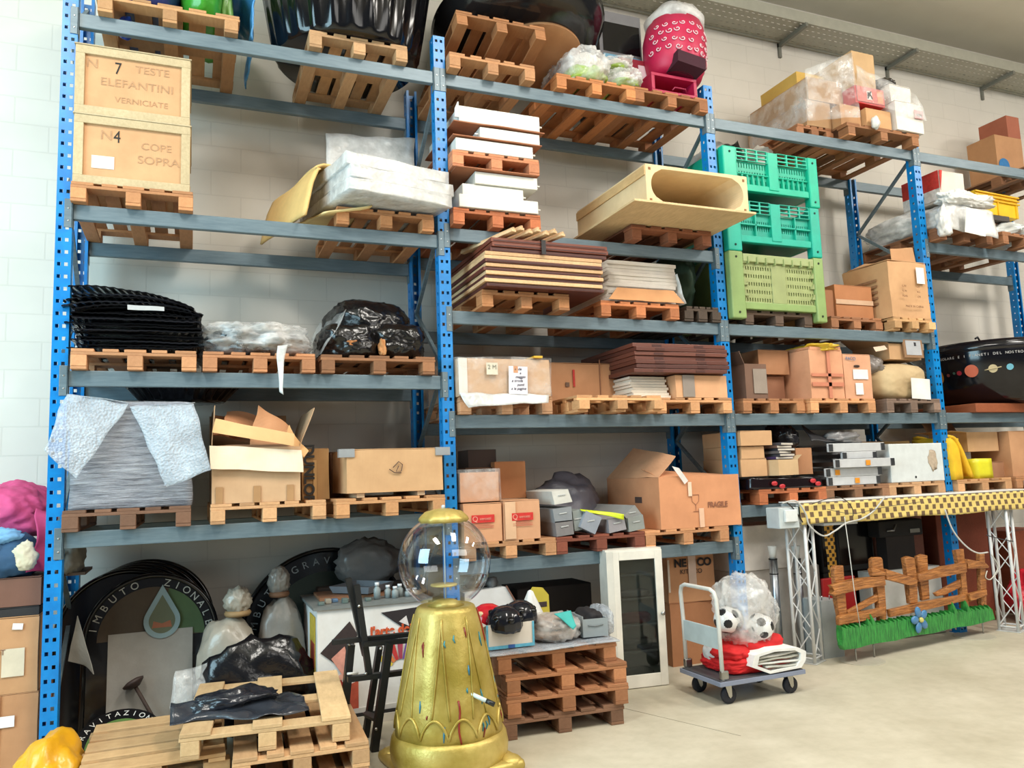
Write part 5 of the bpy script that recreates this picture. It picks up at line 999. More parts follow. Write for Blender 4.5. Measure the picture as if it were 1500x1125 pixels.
# plastic bins on the third level
pallet(5.91, .0, N3, 'dark old pallet under the olive green bin', (104, 84, 70), w=.84, d=1.1)
def pbin(label, x0, y0, z, W_, D_, H_, col, olive, dirt=None):
    t = thing('plastic_pallet_bin', label, 'bin', (x0, y0, z), 0); lg = tuple(min(255, q*1.08) for q in col); dk = tuple(q*.86 for q in col)
    pl, pr = .17, .13
    def b(nm, q, c=col, bv=.006): m = MB(); m.box(*q, bev=bv); return m.done(nm, 'plastic', t, c)
    for xa, xb in ((0, pl), (W_-pr, W_)):
        m = MB(); x_ = .03 if xa == 0 else 0
        m.prism([(xa+.004, 0.0), (xb, 0), (xb, H_), (xa+.004, H_)], .0, .09); bmesh.ops.bevel(m.b, geom=[e for e in m.b.edges], offset=.014, segments=2, affect='EDGES', profile=.5); m.done('corner_leg', 'plastic', t, lg)
        b('rear_leg', (xa, xb, D_-.1, D_, 0, H_))
        for zz in (.06, H_-.06): m = MB(); m.lathe([(.012, 0), (.012, .004)], 10); k = m.done('corner_hole', 'matte', t, tuple(q*.3 for q in col)); k.location = ((xa+xb)/2, -.0005, zz); k.rotation_euler = (PI/2, 0, 0)
    zb = .13
    b('left_wall', (.01, .05, .1, D_-.1, zb, H_)); b('right_wall', (W_-.05, W_-.01, .1, D_-.1, zb, H_)); b('back_wall', (.1, W_-.1, D_-.05, D_-.02, zb, H_)); b('floor_panel', (.05, W_-.05, .08, D_-.05, zb, zb+.03), dk)
    xl, xr = pl, W_-pr
    b('bottom_rail', (xl, xr, .012, .07, zb-.03, zb+.04), lg)
    def grid(nm, xa, xb, za, zb_, y, px, pz, hx, hz_, c=col, slant=0):
        m = MB(); nx = max(1, round((xb-xa)/px)); nz = max(1, round((zb_-za)/pz)); xs = [xa]; zs = [za]
        for i in range(nx): q = xa+(i+.5)*(xb-xa)/nx; xs += [q-hx/2, q+hx/2]
        for i in range(nz): q = za+(i+.5)*(zb_-za)/nz; zs += [q-hz_/2, q+hz_/2]
        xs.append(xb); zs.append(zb_); V = {}
        def vt(i, j):
            if (i, j) not in V: V[i, j] = m.b.verts.new((xs[i], y, zs[j]))
            return V[i, j]
        for i in range(len(xs)-1):
            for j in range(len(zs)-1):
                if not (i % 2 and j % 2): m.b.faces.new((vt(i, j), vt(i+1, j), vt(i+1, j+1), vt(i, j+1)))
        return m.done(nm, 'plastic', t, c, thick=.02)
    xm = (xl+xr)/2
    if not olive:
        b('centre_pillar', (xm-.06, xm+.06, .004, .05, zb, H_-.01), lg)
        for xa, xb in ((xl, xm-.06), (xm+.06, xr)):
            grid('rail_grid', xa, xb, H_-.13, H_-.005, .02, (xb-xa)/3, .042, (xb-xa)/3-.016, .03, lg)
            if olive is None: grid('wall_panel', xa, xb, zb+.03, H_-.13, .05, .032, .09, .012, .05, col); b('lower_slot_bar', (xa, xb, .015, .03, zb+.14, zb+.155), lg); [b('lower_rib', (xa+(xb-xa)*k/6-.006, xa+(xb-xa)*k/6+.006, .015, .05, zb+.04, zb+.14), lg, .002) for k in range(1, 6)]
            else:
                grid('wall_panel', xa, xb, zb+.03, H_-.13, .05, .028, .2, .01, .1, col); b('cross_rib', ((xa+xb)/2-.008, (xa+xb)/2+.008, .01, .05, zb+.04, H_-.13), lg, .002); b('cross_rib', (xa, xb, .01, .05, (zb+H_-.09)/2-.008, (zb+H_-.09)/2+.008), lg, .002)
    else:
        grid('wall_panel', xl, xr, zb+.03, H_-.04, .04, .03, .075, .014, .035, (158, 168, 112)); b('top_lip', (xl, xr, .0, .05, H_-.10, H_-.02), (160, 172, 118))
        for k in range(8): b('lip_rib', (xl+(xr-xl)*(k+.5)/8-.006, xl+(xr-xl)*(k+.5)/8+.006, -.012, .04, H_-.12, H_-.05), (150, 164, 108), .002)
        b('centre_panel', (xm-.09, xm+.09, .022, .04, zb+.04, H_-.1), (156, 166, 112))
        for s_, xx in ((1, xl), (-1, xr)):
            for k in range(4): m = MB(); zz = zb+.1+.11*k; m.prism([(xx, zz), (xx+s_*.05, zz), (xx, zz+.06)], .01, .04); m.done('side_rib', 'plastic', t, (152, 164, 110))
    return t
H1 = 4.0-N3-PH-.13
pbin('olive green slotted plastic bin at the bottom of the bin stack', 5.72, -.06, 3.246, 1.18, 1.02, .672, (132, 156, 96), True)
pbin('middle turquoise plastic bin with square ribbed panels', 5.725, -.06, 3.92, 1.18, 1.02, .53, (26, 164, 142), False)
pbin('topmost turquoise plastic bin with open slots, under the top bar', 5.73, -.06, 4.452, 1.2, 1.02, .54, (16, 172, 140), None)
for i, (lb, x, r, col, mt) in enumerate((('white crumpled bag in the topmost turquoise bin, on the left', 5.95, (.16, .3, .1), (220, 216, 206), 'polythene'), ('black bag in the middle of the topmost turquoise bin', 6.18, (.14, .25, .14), (44, 48, 44), 'black_polythene'), ('white rolled sack at the right in the topmost turquoise bin', 6.52, (.1, .3, .16), (214, 210, 200), 'polythene'))):
    bag(lb, (x, .45, 4.45+.165), (r[0], r[1], .27+r[2]*.4), mt, col, 160+i, crease=.16)
# big lettered carton on the right of level three
pallet(7.80, -.06, N3, 'light pallet under the big lettered carton', (220, 176, 124), w=.57, d=.7)
z = N3+PH+.001; t = carton('big kraft carton with printed lettering and a white label, flap raised', 7.80, 8.37, -.05, .62, z, .62, (206, 162, 118), rz=.02, open_=False, amp=.02, n=7)
for i, (a_, b_) in enumerate((('G.W:', 'KG'), ('N.W:', 'KG'), ('MEAS:', 'CM'))): text(t, a_, .032, (-.10, -.025, .34-.055*i), (140, 98, 66)); text(t, b_, .032, (.11, -.025, .34-.055*i), (140, 98, 66))
text(t, 'MADE IN CHINA', .036, (.03, -.025, .12), (140, 98, 66)); text(t, 'MEAS.60X60X70CM', .032, (.05, -.025, .165), (150, 106, 74)) if False else None
note(t, .16, .47, .12, .18, y=-.024)
for i in range(5): m = MB(); m.box(-.305, -.302, .15, .15+.3-.04*(i % 2), .42-.065*i, .445-.065*i); m.done('side_printing', 'ink', t, (160, 116, 82))
m = MB(); m.quadpatch((-.1, .1, .625), (.27, .1, .625), (.28, .14, .84), (-.06, .14, .8), 8, 6, .012, 4); m.done('raised_flap', 'cardboard', t, (198, 150, 106), thick=.006)
m = MB(); m.quadpatch((-.285, .0, .625), (-.1, .1, .63), (-.06, .5, .72), (-.285, .55, .63), 8, 6, .008, 5); m.done('flap', 'cardboard', t, (200, 154, 110), thick=.006)
t = carton('brown carton with tape band left of the big lettered carton', 7.2, 7.72, .12, .7, N3+PH, .36, (182, 122, 80), tape=False); m = MB(); m.box(-.26, .262, -.01, -.007, .15, .2); m.done('clear_tape', 'plastic', t, (206, 170, 140))
pallet(7.05, .05, N3, 'brown pallet below the taped brown carton and the plants', (168, 116, 80), w=.7, d=1.05)
carton('low brown carton at the back left of the taped brown carton', 7.06, 7.19, .14, .8, N3+PH, .3, (160, 108, 74), tape=False)
t = thing('artificial_plant', 'spiky green artificial plant standing behind the taped brown carton', 'plant', (7.42, .95, N3+PH)); R = random.Random(8)
m = MB(); m.tube([(0, 0, 0), (0, 0, .35)], .02, 6); m.done('stem', 'plastic', t, (60, 70, 30), True)
m = MB()
for i in range(90):
    a = R.uniform(0, 2*PI); e = R.uniform(.1, 1.3); L = R.uniform(.22, .42); p0 = Vector((.03*math.cos(a), .03*math.sin(a), R.uniform(.25, .4))); d = Vector((math.cos(a)*math.cos(e), math.sin(a)*math.cos(e)*.45, math.sin(e))); s_ = Vector((-math.sin(a), math.cos(a), 0))*.012
    q = p0+d*L*.6; r_ = p0+d*L+Vector((0, 0, -.08*math.cos(e))); vs = [m.b.verts.new(v) for v in (p0-s_*.5, p0+s_*.5, q+s_, r_, q-s_)]; m.b.faces.new(vs)
o = m.done('foliage', 'plastic', t, (110, 150, 50)); o['kind'] = 'stuff'
# second level
z = N2+PH
x0, x1 = ppal(1187, 1285, N2, 'light wooden pallet under the pink taped cartons', (222, 164, 116), w=.86)
t = carton('dark open carton with white paper at the left end of the level below the bins', 5.86, 6.12, .0, .5, N2+PH, .34, (120, 90, 74), open_=True, flaps=(None, 1.2, .4, None)); note(t, .04, .17, .16, .24, col=(150, 136, 124)); pallet(5.8, -.02, N2, 'pallet under the dark open carton at the left end', (176, 124, 84), w=.74, d=1.1)
carton('brown flattened carton lying between the dark open carton and the taped ones', 6.16, 6.55, .25, .7, z, .26, (150, 104, 78), tape=False)
carton('tilted brown carton on the flattened one, left of the taped cartons', 6.2, 6.58, .2, .7, z+.27, .25, (176, 126, 90), tape=True)
t = carton('big pinkish kraft carton criss crossed with clear tape', 6.62, 7.05, -.05, .85, z, .50, (218, 160, 124), n=7, amp=.014)
for q in ((-.21, .2, .22, .25), (-.21, .2, .12, .16), (.0, .04, 0, .48)): m = MB(); m.box(q[0], q[1], -.017, -.012, q[2], q[3]); m.done('clear_tape', 'plastic', t, (206, 132, 104))
m = MB(); m.lump((.02, .2, .53), (.17, .24, .05), 171, p=2.6, crease=.25, amp=.3); m.done('yellow_torn_lid', 'plastic', t, (224, 184, 50), True)
m = MB(); m.box(-.2, .2, .0, .4, .49, .53, n=3, amp=.02); m.done('torn_flap', 'cardboard', t, (206, 146, 110))
t = carton('pinkish kraft carton with hand hole and white labels right of the taped one', 7.07, 7.44, -.04, .85, z, .46, (218, 164, 130), tape=False)
m = MB(); m.lump((-.01, -.006, .335), (.04, .008, .013), 1, amp=0, crease=0, sub=2, flat=False); m.done('hand_hole', 'matte', t, (60, 40, 32)); note(t, .03, .25, .2, .1); note(t, .0, .1, .1, .12); text(t, 'MICROFIBRE', .03, (.03, -.013, .25), (120, 114, 110), name='label_lettering') if False else None
text(t, 'PACO', .05, (-.09, -.012, .41), (70, 120, 160), name='blue_lettering')
x0, x1 = ppal(1299, 1380, N2, 'old grey pallet under the kraft sack beside the blue post', (140, 118, 104), w=.77)
t = thing('kraft_paper_sack', 'bulging kraft sack with a white paper sign, below the framed picture', 'sack', (7.98, .38, z))
m = MB(); m.lump((0, 0, .22), (.39, .42, .22), 175, p=3.6, crease=.03, amp=.06, sub=5); m.done('sack_body', 'cardboard', t, (196, 172, 132), True)
m = MB(); m.box(-.03, .24, -.452, -.449, .0, .22); o = m.done('paper_sign', 'matte', t, (236, 232, 224)); o.rotation_euler = (0, .05, 0)
t = carton('open kraft carton with torn flaps lying on the kraft sack', 7.82, 8.28, .05, .5, z+.437, .17, (200, 160, 118), open_=True, flaps=(None, .9, 1.0, .5), fl=.4)
t = thing('framed_picture', 'small framed picture leaning in front of the open carton on the sack', 'picture', (7.99, .0, z+.45), (-.06, 0, 0))
m = MB(); m.box(0, .28, 0, .02, 0, .22, bev=.004); m.done('frame', 'wood', t, (150, 116, 84)); m = MB(); m.box(.03, .25, -.003, 0, .03, .19); m.done('print', 'matte', t, (176, 178, 182)); m = MB(); m.box(.15, .18, -.005, -.003, .13, .17); m.done('dark_spot', 'ink', t, (40, 40, 46))
m = MB(); m.lump((0, 0, .09), (.14, .18, .11), 177, p=2.4, crease=.2); o = m.done('grey_film_bag', 'polythene', None, (130, 122, 116), True); o.location = (7.64, .2, z+.3); tag(o, 'grey plastic bag with papers left of the framed picture', 'bag')
m = MB(); m.quadpatch((7.55, -.02, z+.5), (7.7, -.03, z+.53), (7.74, .04, z+.58), (7.6, .05, z+.56), 6, 6, .012, 3); o = m.done('pale_paper', 'matte', None, (222, 196, 172), thick=.004); tag(o, 'pale paper sheet lying on the grey bag beside the framed picture', 'paper')
# lowest level
z = N1+PH
x0, x1 = ppal(1112, 1205, N1, 'orange pallet under the heap of books and boxes', (196, 116, 72), w=.82)
m = MB(); m.box(-.42, .42, 0, .95, 0, .10, n=8, amp=.02, fr=5); o = m.done('black_ribbed_mat', 'gloss', None, (26, 16, 18), True); o.location = (6.22, -.06, z+.001); tag(o, 'black ribbed mat with red patches under the books', 'mat')
for x, zz in ((-.17, .05), (.3, .06), (-.08, .02), (.36, .03)): m = MB(); m.lump((x, -.02, zz), (.035, .01, .022), 2, sub=2, amp=0, flat=False); m.done('red_patch', 'plastic', o, (190, 40, 48), True)
zz = z+.125
for i, (x0_, x1_, y0_, d_, z0_, h_, lb) in enumerate(((5.74, 6.04, .0, .6, 0, .17, 'lowest flat carton of the pile beside the third post'), (5.75, 6.02, .0, .6, .172, .12, 'second flat carton of the pile beside the third post'), (5.73, 6.1, -.03, .6, .294, .14, 'topmost flat white edged carton of the pile beside the third post'))):
    carton(lb, x0_, x1_, y0_, d_, zz+z0_, h_, (206, 164, 122), tape=i == 2, group='flat cartons by the third post')
t = carton('pale open carton tray holding books', 6.1, 6.42, -.05, .4, zz, .15, (210, 180, 140), open_=True, flaps=(None, None, None, 1.0), fl=.2, rz=.25)
for i in range(6):
    m = MB(); m.box(-.14, .14, -.1, .1, 0, .026, bev=.003); o = m.done('cover', 'matte', None, ((60, 40, 84), (70, 66, 70), (90, 84, 84), (54, 52, 60), (96, 70, 60), (66, 64, 70))[i]); o.name = 'book'; o.location = (6.24+.03*(i % 2), .1, zz+.155+.027*i) ; o.rotation_euler = (0, 0, .25+.1*(i % 3)); tag(o, ['purple covered book at the bottom of the pile on the carton tray', 'dark grey book second from the bottom on the carton tray', 'mid grey book in the middle of the pile on the carton tray', 'charcoal book above the mid grey book on the carton tray', 'brown covered book near the top of the pile on the carton tray', 'topmost dark book of the pile on the carton tray'][i], 'book', 'books on the carton tray')
    m = MB(); m.box(-.135, .136, -.102, .095, .004, .022); m.done('pages', 'matte', o, (206, 200, 190))
carton('brown carton tipped up beside the books', 6.46, 6.64, .05, .5, zz, .26, (176, 126, 90), rz=-.1)
m = MB(); m.lump((0, 0, .13), (.13, .2, .15), 181, p=2.2, crease=.2); o = m.done('black_film_bag', 'black_polythene', None, (34, 32, 36), True); o.location = (6.48, .3, zz+.262); tag(o, 'black plastic bag on the tipped carton behind the books', 'bag')
x0, x1 = ppal(1210, 1300, N1, 'brown pallet under the stacked aluminium trusses', (150, 110, 80), w=.84)
al = (196, 198, 200)
def truss_flat(label, x0, x1, z0, h, y=-.05, d=.5, tagc=None):
    t = thing('aluminium_rail_unit', label, 'rail unit', (x0, y, z0), 0); w = x1-x0
    for yy in (0, d-.03):
        m = MB(); m.box(0, w, yy, yy+.03, 0, h, bev=.004); o = m.done('side_rail', 'painted_steel', t, al)
        for x in (.0, w-.05): m = MB(); m.box(x, x+.05, yy-.006, yy, .006, h-.006); m.done('end_plate', 'metal', t, (150, 152, 154))
    for k in range(4): m = MB(); x = .04+(w-.1)*k/3; m.box(x, x+.04, .03, d-.03, h*.2, h*.7); m.done('cross_member', 'metal', t, (150, 152, 154))
    if tagc: m = MB(); m.box(w*tagc, w*tagc+.06, -.009, -.007, h*.2, h*.8); m.done('orange_label', 'ink', t, (232, 150, 30))
    return t
truss_flat('lowest aluminium rail unit in the stack of five', 6.74, 7.42, z+.001, .085, tagc=.5)
truss_flat('second aluminium rail unit up in the stack of five', 6.72, 7.45, z+.088, .085, tagc=.15)
truss_flat('third aluminium rail unit up, long with an orange label', 6.78, 7.56, z+.175, .085, y=-.12, tagc=.5)
truss_flat('fourth aluminium rail unit up in the stack of five', 6.95, 7.40, z+.262, .07)
truss_flat('topmost white aluminium rail unit of the stack of five', 6.78, 7.52, z+.334, .085)
m = MB(); m.quadpatch((6.62, .0, z+.45), (7.0, -.03, z+.435), (7.05, .3, z+.44), (6.72, .3, z+.68), 12, 10, .03, 4); o = m.done('black_rubber_sheet', 'rubber', None, (34, 34, 38), True, thick=.006); tag(o, 'black sheet curling up on top of the aluminium rail units', 'plastic sheet')
m = MB(); m.lump((0, 0, .05), (.2, .16, .07), 185, p=2, crease=.25, amp=.3); o = m.done('silver_bag', 'polythene', None, (128, 126, 126), True); o.location = (7.12, .12, z+.43); tag(o, 'silver grey bag on top of the aluminium rail units', 'bag')
x0, x1 = ppal(1302, 1390, N1, 'light pallet under the white slab box beside the fourth post', (206, 164, 122), w=.8)
t = thing('white_slab_box', 'white slab box with a brown stain beside the fourth post', 'box', (7.59, -.04, z), 0)
m = MB(); m.box(0, .76, 0, .9, 0, .40, bev=.006); m.done('body', 'painted_steel', t, (212, 218, 218))
m = MB(); m.lathe([(.012, 0), (.012, .003)], 12); k = m.done('bolt_hole', 'matte', t, (40, 40, 40)); k.location = (.34, -.002, .05); k.rotation_euler = (PI/2, 0, 0)
m = MB(); m.lump((.6, -.002, .22), (.06, .002, .1), 3, sub=3, amp=.4, flat=False); m.done('brown_stain', 'ink', t, (190, 172, 150), True)
m = MB(); m.box(-.35, .35, -.05, .3, 0, .04, n=5, amp=.012); o = m.done('brown_board', 'cardboard', None, (172, 134, 80)); o.location = (7.98, .4, z+.401); tag(o, 'yellow brown board lying on the white slab box', 'board')
# ================================================================== right hand bay
Q1, Q2, Q4, Q5 = LV[3]
pallet(10.55, .0, Q5, 'pallet at the far right on the top level', (150, 108, 76), w=.8, d=1.15)
t = carton('brown carton with a blue spot at the far right of the top level', 10.68, 11.2, .62, .4, Q5+PH, .62, (188, 140, 98)); m = MB(); m.lathe([(.1, 0), (.1, .004)], 20); k = m.done('blue_spot', 'ink', t, (40, 120, 180)); k.location = (-.14, -.008, .2); k.rotation_euler = (PI/2, 0, 0)
carton('narrow red brown carton standing on the far right carton', 10.95, 11.2, .62, .4, Q5+PH+.622, .3, (170, 100, 76), tape=False)
# fourth level
pallet(8.55, -.12, Q4, 'brown pallet under the white film and printed box on the right', (160, 110, 76), w=.84, d=1.2)
pallet(9.45, -.2, Q4, 'brown pallet under the yellow crate on the right', (170, 118, 80), w=.9, d=1.2, rz=.08)
z = Q4+PH
m = MB(); m.lump((0, 0, .17), (.40, .62, .2), 191, p=3, crease=.1, sub=5); o = m.done('white_film_load', 'milky_film', None, None, True); o.location = (8.97, .48, z); tag(o, 'white film covered load behind the red and white printed box', 'load')
m = MB(); m.lump((0, 0, .14), (.34, .52, .15), 192, p=3, crease=.05); k = m.done('pale_goods', 'matte', o, (206, 204, 198), True)
m = MB(); m.quadpatch((8.6, -.16, z+.3), (9.35, -.18, z+.2), (9.34, -.2, z-.1), (8.62, -.16, z-.02), 20, 10, .03, 3); o = m.done('grey_film_apron', 'milky_film', None, None, True, thick=.004); tag(o, 'grey white film hanging over the front of the right hand pallet', 'film')
m = MB(); m.lump((0, 0, .06), (.4, .12, .1), 193, p=2, crease=.25, amp=.3, sub=5); o = m.done('white_bag_roll', 'polythene', None, (236, 234, 228), True); o.location = (8.98, -.12, z+.28); tag(o, 'crumpled white bag lying below the red and white printed box', 'bag')
m = MB(); m.lump((0, 0, .1), (.08, .08, .18), 194, p=2, crease=.25, amp=.3); o = m.done('white_bag_end', 'polythene', None, (232, 230, 226), True); o.location = (8.58, -.16, z-.04); tag(o, 'white plastic bag tail beside the fourth post', 'bag')
m = MB(); m.box(-.16, .16, -.002, .002, -.14, .14); o = m.done('hanging_paper_notice', 'matte', None, (238, 236, 228)); o.location = (8.95, -.26, z+.04); o.rotation_euler = (.1, .08, 0); tag(o, 'white paper sheet on the grey film below the printed box', 'paper')
t = carton('red and white printed box with black lettering at the fourth post', 8.8, 9.2, .02, .5, z+.37, .36, (226, 218, 208), tape=False)
m = MB(); m.prism([(-.2, .12), (-.2, .36), (-.15, .36)], -.012, -.008); m.done('red_print', 'ink', t, (206, 56, 46)); m = MB(); m.box(-.209, -.207, .0, .5, .15, .36); k = m.done('red_side', 'ink', t, (206, 56, 46))
m = MB(); m.box(-.211, -.209, .05, .5, .02, .15); m.done('black_side_band', 'ink', t, (236, 230, 226)); text(t, 'ZO', .13, (-.213, .3, .09), (24, 22, 24), (PI/2, 0, -PI/2), name='black_lettering', heavy=.006)
m = MB(); m.lump((0, 0, .1), (.4, .4, .14), 195, p=2.2, crease=.15, amp=.2, sub=5); o = m.done('white_sack', 'polythene', None, (214, 218, 214), True); o.location = (9.95, .3, z+.0); tag(o, 'white sack lying below the yellow crate on the right', 'sack')
t = thing('yellow_crate', 'bright yellow plastic crate on the right above the white sack', 'crate', (9.35, .0, z+.28), .06); yl = (238, 190, 22); W_, D_, H_ = .78, .5, .27
for q in ((0, W_, 0, .02, 0, H_), (0, W_, D_-.02, D_, 0, H_), (0, .02, .02, D_-.02, 0, H_), (W_-.02, W_, .02, D_-.02, 0, H_), (.02, W_-.02, .02, D_-.02, 0, .02)): m = MB(); m.box(*q, bev=.004); m.done('crate_wall', 'plastic', t, yl)
for zz in (H_-.015, H_-.06, H_-.1): m = MB(); m.box(-.015, W_+.015, -.018, 0, zz-.008, zz+.008); m.done('rim_rib', 'plastic', t, (226, 176, 20))
for k in range(3): m = MB(); x = .05+.34*k; m.box(x-.01, x+.01, -.012, 0, 0, H_-.1); m.done('upright_rib', 'plastic', t, (230, 180, 20))
m = MB(); m.box(-.25, .3, -.04, .4, 0, .06); o = m.done('dark_board', 'matte', None, (76, 70, 66)); o.location = (9.6, .05, z+.215); tag(o, 'dark board under the yellow crate', 'board')
carton('low kraft carton under the dark board and yellow crate', 9.4, 9.85, .1, .4, z+.012, .2, (206, 160, 130), tape=False)
# planet bowl
z = Q2
m = MB(); m.box(-.86, .95, 0, 1.1, 0, .1, bev=.006); o = m.done('wooden_platform', 'wood', None, (150, 82, 48)); o.location = (9.78, -.05, z); tag(o, 'brown wooden base board under the planet bowl', 'platform')
t = thing('planet_bowl', 'huge black bowl printed with planets on the right hand shelf', 'bowl', (9.86, .42, z+.102), 0)
PB = [(.50, 0), (.66, .06), (.76, .2), (.82, .4), (.845, .6), (.84, .68), (.80, .72)]
m = MB(); m.lathe(PB+[(.74, .71), (.6, .5), (.1, .3)], 72, capt=True); m.done('bowl_body', 'gloss', t, (14, 14, 20), True)
m = MB(); m.lathe([(.846, .6), (.86, .62), (.86, .66), (.84, .68)], 72, capb=False, capt=False); m.done('rim', 'gloss', t, (24, 24, 28), True)
def rb(zz):
    for (r0, z0), (r1, z1) in zip(PB, PB[1:]):
        if z0 <= zz <= z1: return r0+(r1-r0)*(zz-z0)/(z1-z0)
    return .8
def spot(a, zz, r, col, nm, asp=1, o_=.006):
    m = MB(); c = []
    for k in range(20): th = 2*PI*k/20; z2 = zz+r*math.sin(th); a2 = a+r*asp*math.cos(th)/rb(zz); c.append(m.b.verts.new(((rb(z2)+o_)*math.cos(a2), (rb(z2)+o_)*math.sin(a2), z2)))
    m.b.faces.new(c); return m.done(nm, 'plastic', t, col, thick=.003)
B_ = -PI/2-1.69
for da, zz, r, col, nm in ((0, .36, .10, (190, 130, 40), 'sun_print'), (.2, .36, .018, (120, 60, 56), 'small_planet_print'), (.29, .375, .014, (60, 90, 80), 'small_planet_print'), (.36, .37, .026, (150, 40, 56), 'red_planet_print'), (.52, .38, .07, (196, 100, 72), 'banded_planet_print'), (.78, .385, .045, (206, 190, 150), 'ringed_planet_print'), (.98, .39, .035, (110, 176, 196), 'blue_planet_print')): spot(B_+da, zz, r, col, nm)
m = MB(); m.tube([((rb(.385)+.012)*math.cos(B_+.78+q*.1), (rb(.385)+.012)*math.sin(B_+.78+q*.1), .385+.012*q) for q in (-1, -.5, 0, .5, 1)], .006, 6); m.done('planet_ring', 'plastic', t, (196, 180, 140), True)
s_ = 'IL SISTEMA SOLARE E I PIANETI DEL NOSTRO SISTEMA'
for i, ch in enumerate(s_):
    if ch != ' ': a = B_-.25+1.7*i/len(s_); text(t, ch, .04, ((rb(.55)+.006)*math.cos(a), (rb(.55)+.006)*math.sin(a), .55), (190, 188, 186), (PI/2-.04, 0, a+PI/2), name='band_lettering')
m = MB(); m.tube([(-.3, -.1, .7), (-.3, -.12, .78), (-.33, -.12, .82), (-.37, -.12, .8)], .012, 6); m.done('hook', 'plastic', t, (30, 30, 32), True)
# lowest level of the right hand bay
z = Q1+PH
x0, x1 = ppal(1403, 1489, Q1, 'light pallet under the yellow folded tarpaulin', (206, 158, 112), w=.84); pallet(9.42, -.06, Q1, 'brown pallet at the far right behind the arch', (186, 134, 94), w=.8, d=1.1)
t = thing('yellow_tarpaulin', 'yellow folded tarpaulin beside the fourth post', 'tarpaulin', (8.62, .15, z))
for i in range(3):
    m = MB(); m.patch(lambda u, v, i=i: Vector((-.12+.26*u+.05*i*u+.1*v*0, -.2+.08*i+.5*v*(1), .02+(.44-.09*i)*math.sin(PI*(.5+.5*u))**1+.02*math.sin(v*9+i))), 14, 8); m.done('fold', 'fabric', t, ((236, 184, 30), (226, 170, 24), (240, 194, 44))[i], True, thick=.03)
m = MB(); m.box(-.14, .0, -.19, .3, 0, .45, n=5, amp=.03); m.done('hanging_fold', 'fabric', t, (238, 190, 34), True)
m = MB(); m.box(-.13, .13, 0, .3, 0, .22, n=3, amp=.01); o = m.done('yellow_packet', 'plastic', None, (226, 220, 50), True); o.location = (9.02, .0, z); tag(o, 'lemon yellow packet between the tarpaulin and the cartons', 'packet')
t, *_ = pcarton('lower kraft carton at the right behind the arch', 1453, 1484, 676, z, .2, .5, col=(172, 128, 96), tape=False)
carton('upper pale kraft carton with a torn flap at the right behind the arch', 9.05, 9.55, .2, .5, z+.30, .22, (206, 166, 124), open_=True, flaps=(None, .5, 1.5, None))
carton('kraft carton with a white label at the right edge behind the arch', 9.6, 10.1, .1, .5, z, .52, (200, 152, 112))
# ================================================================== floor on the right: arch, fence and what stands behind
t = thing('lighting_arch', 'white lattice arch with a gold checked banner across the top', 'arch', (0, 0, 0)); wt = (216, 218, 218)
def leg(cx, cy, rz, h, s=.088):
    cs = [Vector((cx+s*1.414*math.cos(rz+k*PI/2), cy+s*1.414*math.sin(rz+k*PI/2), 0)) for k in range(4)]
    for c in cs: m = MB(); m.tube([c+Vector((0, 0, .006)), c+Vector((0, 0, h))], .0155, 10); m.done('chord_tube', 'painted_steel', t, wt, True)
    n = 5; st = (h-.12)/n
    for f in range(4):
        a, b = cs[f], cs[(f+1) % 4]; m = MB()
        pts = [((a if i % 2 == 0 else b)+Vector((0, 0, .06+st*i))) for i in range(n+1)]; m.tube(pts, .0065, 6); m.done('lacing', 'painted_steel', t, wt)
        for zz in (.05, h-.09): m = MB(); m.tube([a+Vector((0, 0, zz)), b+Vector((0, 0, zz))], .008, 6); m.done('cross_tube', 'painted_steel', t, wt)
    m = MB(); m.box(-.115, .115, -.115, .115, 0, .008, bev=.002); o = m.done('base_plate', 'painted_steel', t, (190, 192, 188)); o.location = (cx, cy, 0); o.rotation_euler = (0, 0, rz-PI/4)
lx, ly, rx, ry = 6.24, -.15, 8.96, -.16
leg(lx, ly, PI/4+.45, 1.36); leg(rx, ry, PI/4+.35, 1.36)
zt_ = 1.46
for yy in (ly-.10, ly+.10):
    for zz in (1.30, zt_-.02): m = MB(); m.tube([(lx-.1, yy, zz), (rx+.3, yy, zz)], .0155, 10); m.done('top_chord', 'painted_steel', t, wt, True)
m = MB(); m.box(lx-.12, rx+.34, ly-.135, ly+.12, zt_, zt_+.012, bev=.004); m.done('white_top_strip', 'plastic', t, (232, 232, 228))
bx0, bx1 = lx-.10, rx+.34
m = MB(); m.patch(lambda u, v: Vector((bx0+(bx1-bx0)*u, ly-.14-.012*noise.noise(Vector((u*9, v*2, 3)))-.01*(1-v), 1.262+.195*v+.008*math.sin(u*17)*(1-v))), 90, 8)
m.done('checked_banner', 'gold_check', t, None, True, thick=.003)
m = MB(); m.box(lx+.2, lx+.62, ly-.11, ly+.06, 1.235, 1.262, bev=.004); m.done('white_tray', 'plastic', t, (206, 210, 212))
m = MB(); m.box(lx-.36, lx-.13, ly-.16, ly+.02, 1.24, 1.43, bev=.008); k = m.done('control_box', 'plastic', t, (196, 206, 208)); m = MB(); m.box(lx-.31, lx-.17, ly-.19, ly-.16, 1.30, 1.41, bev=.006); m.done('box_lid', 'plastic', k, (226, 230, 230))
m = MB(); m.box(rx+.36, rx+.50, ly-.14, ly+.02, 1.28, 1.42, bev=.008); m.done('end_box', 'plastic', t, (216, 216, 212))
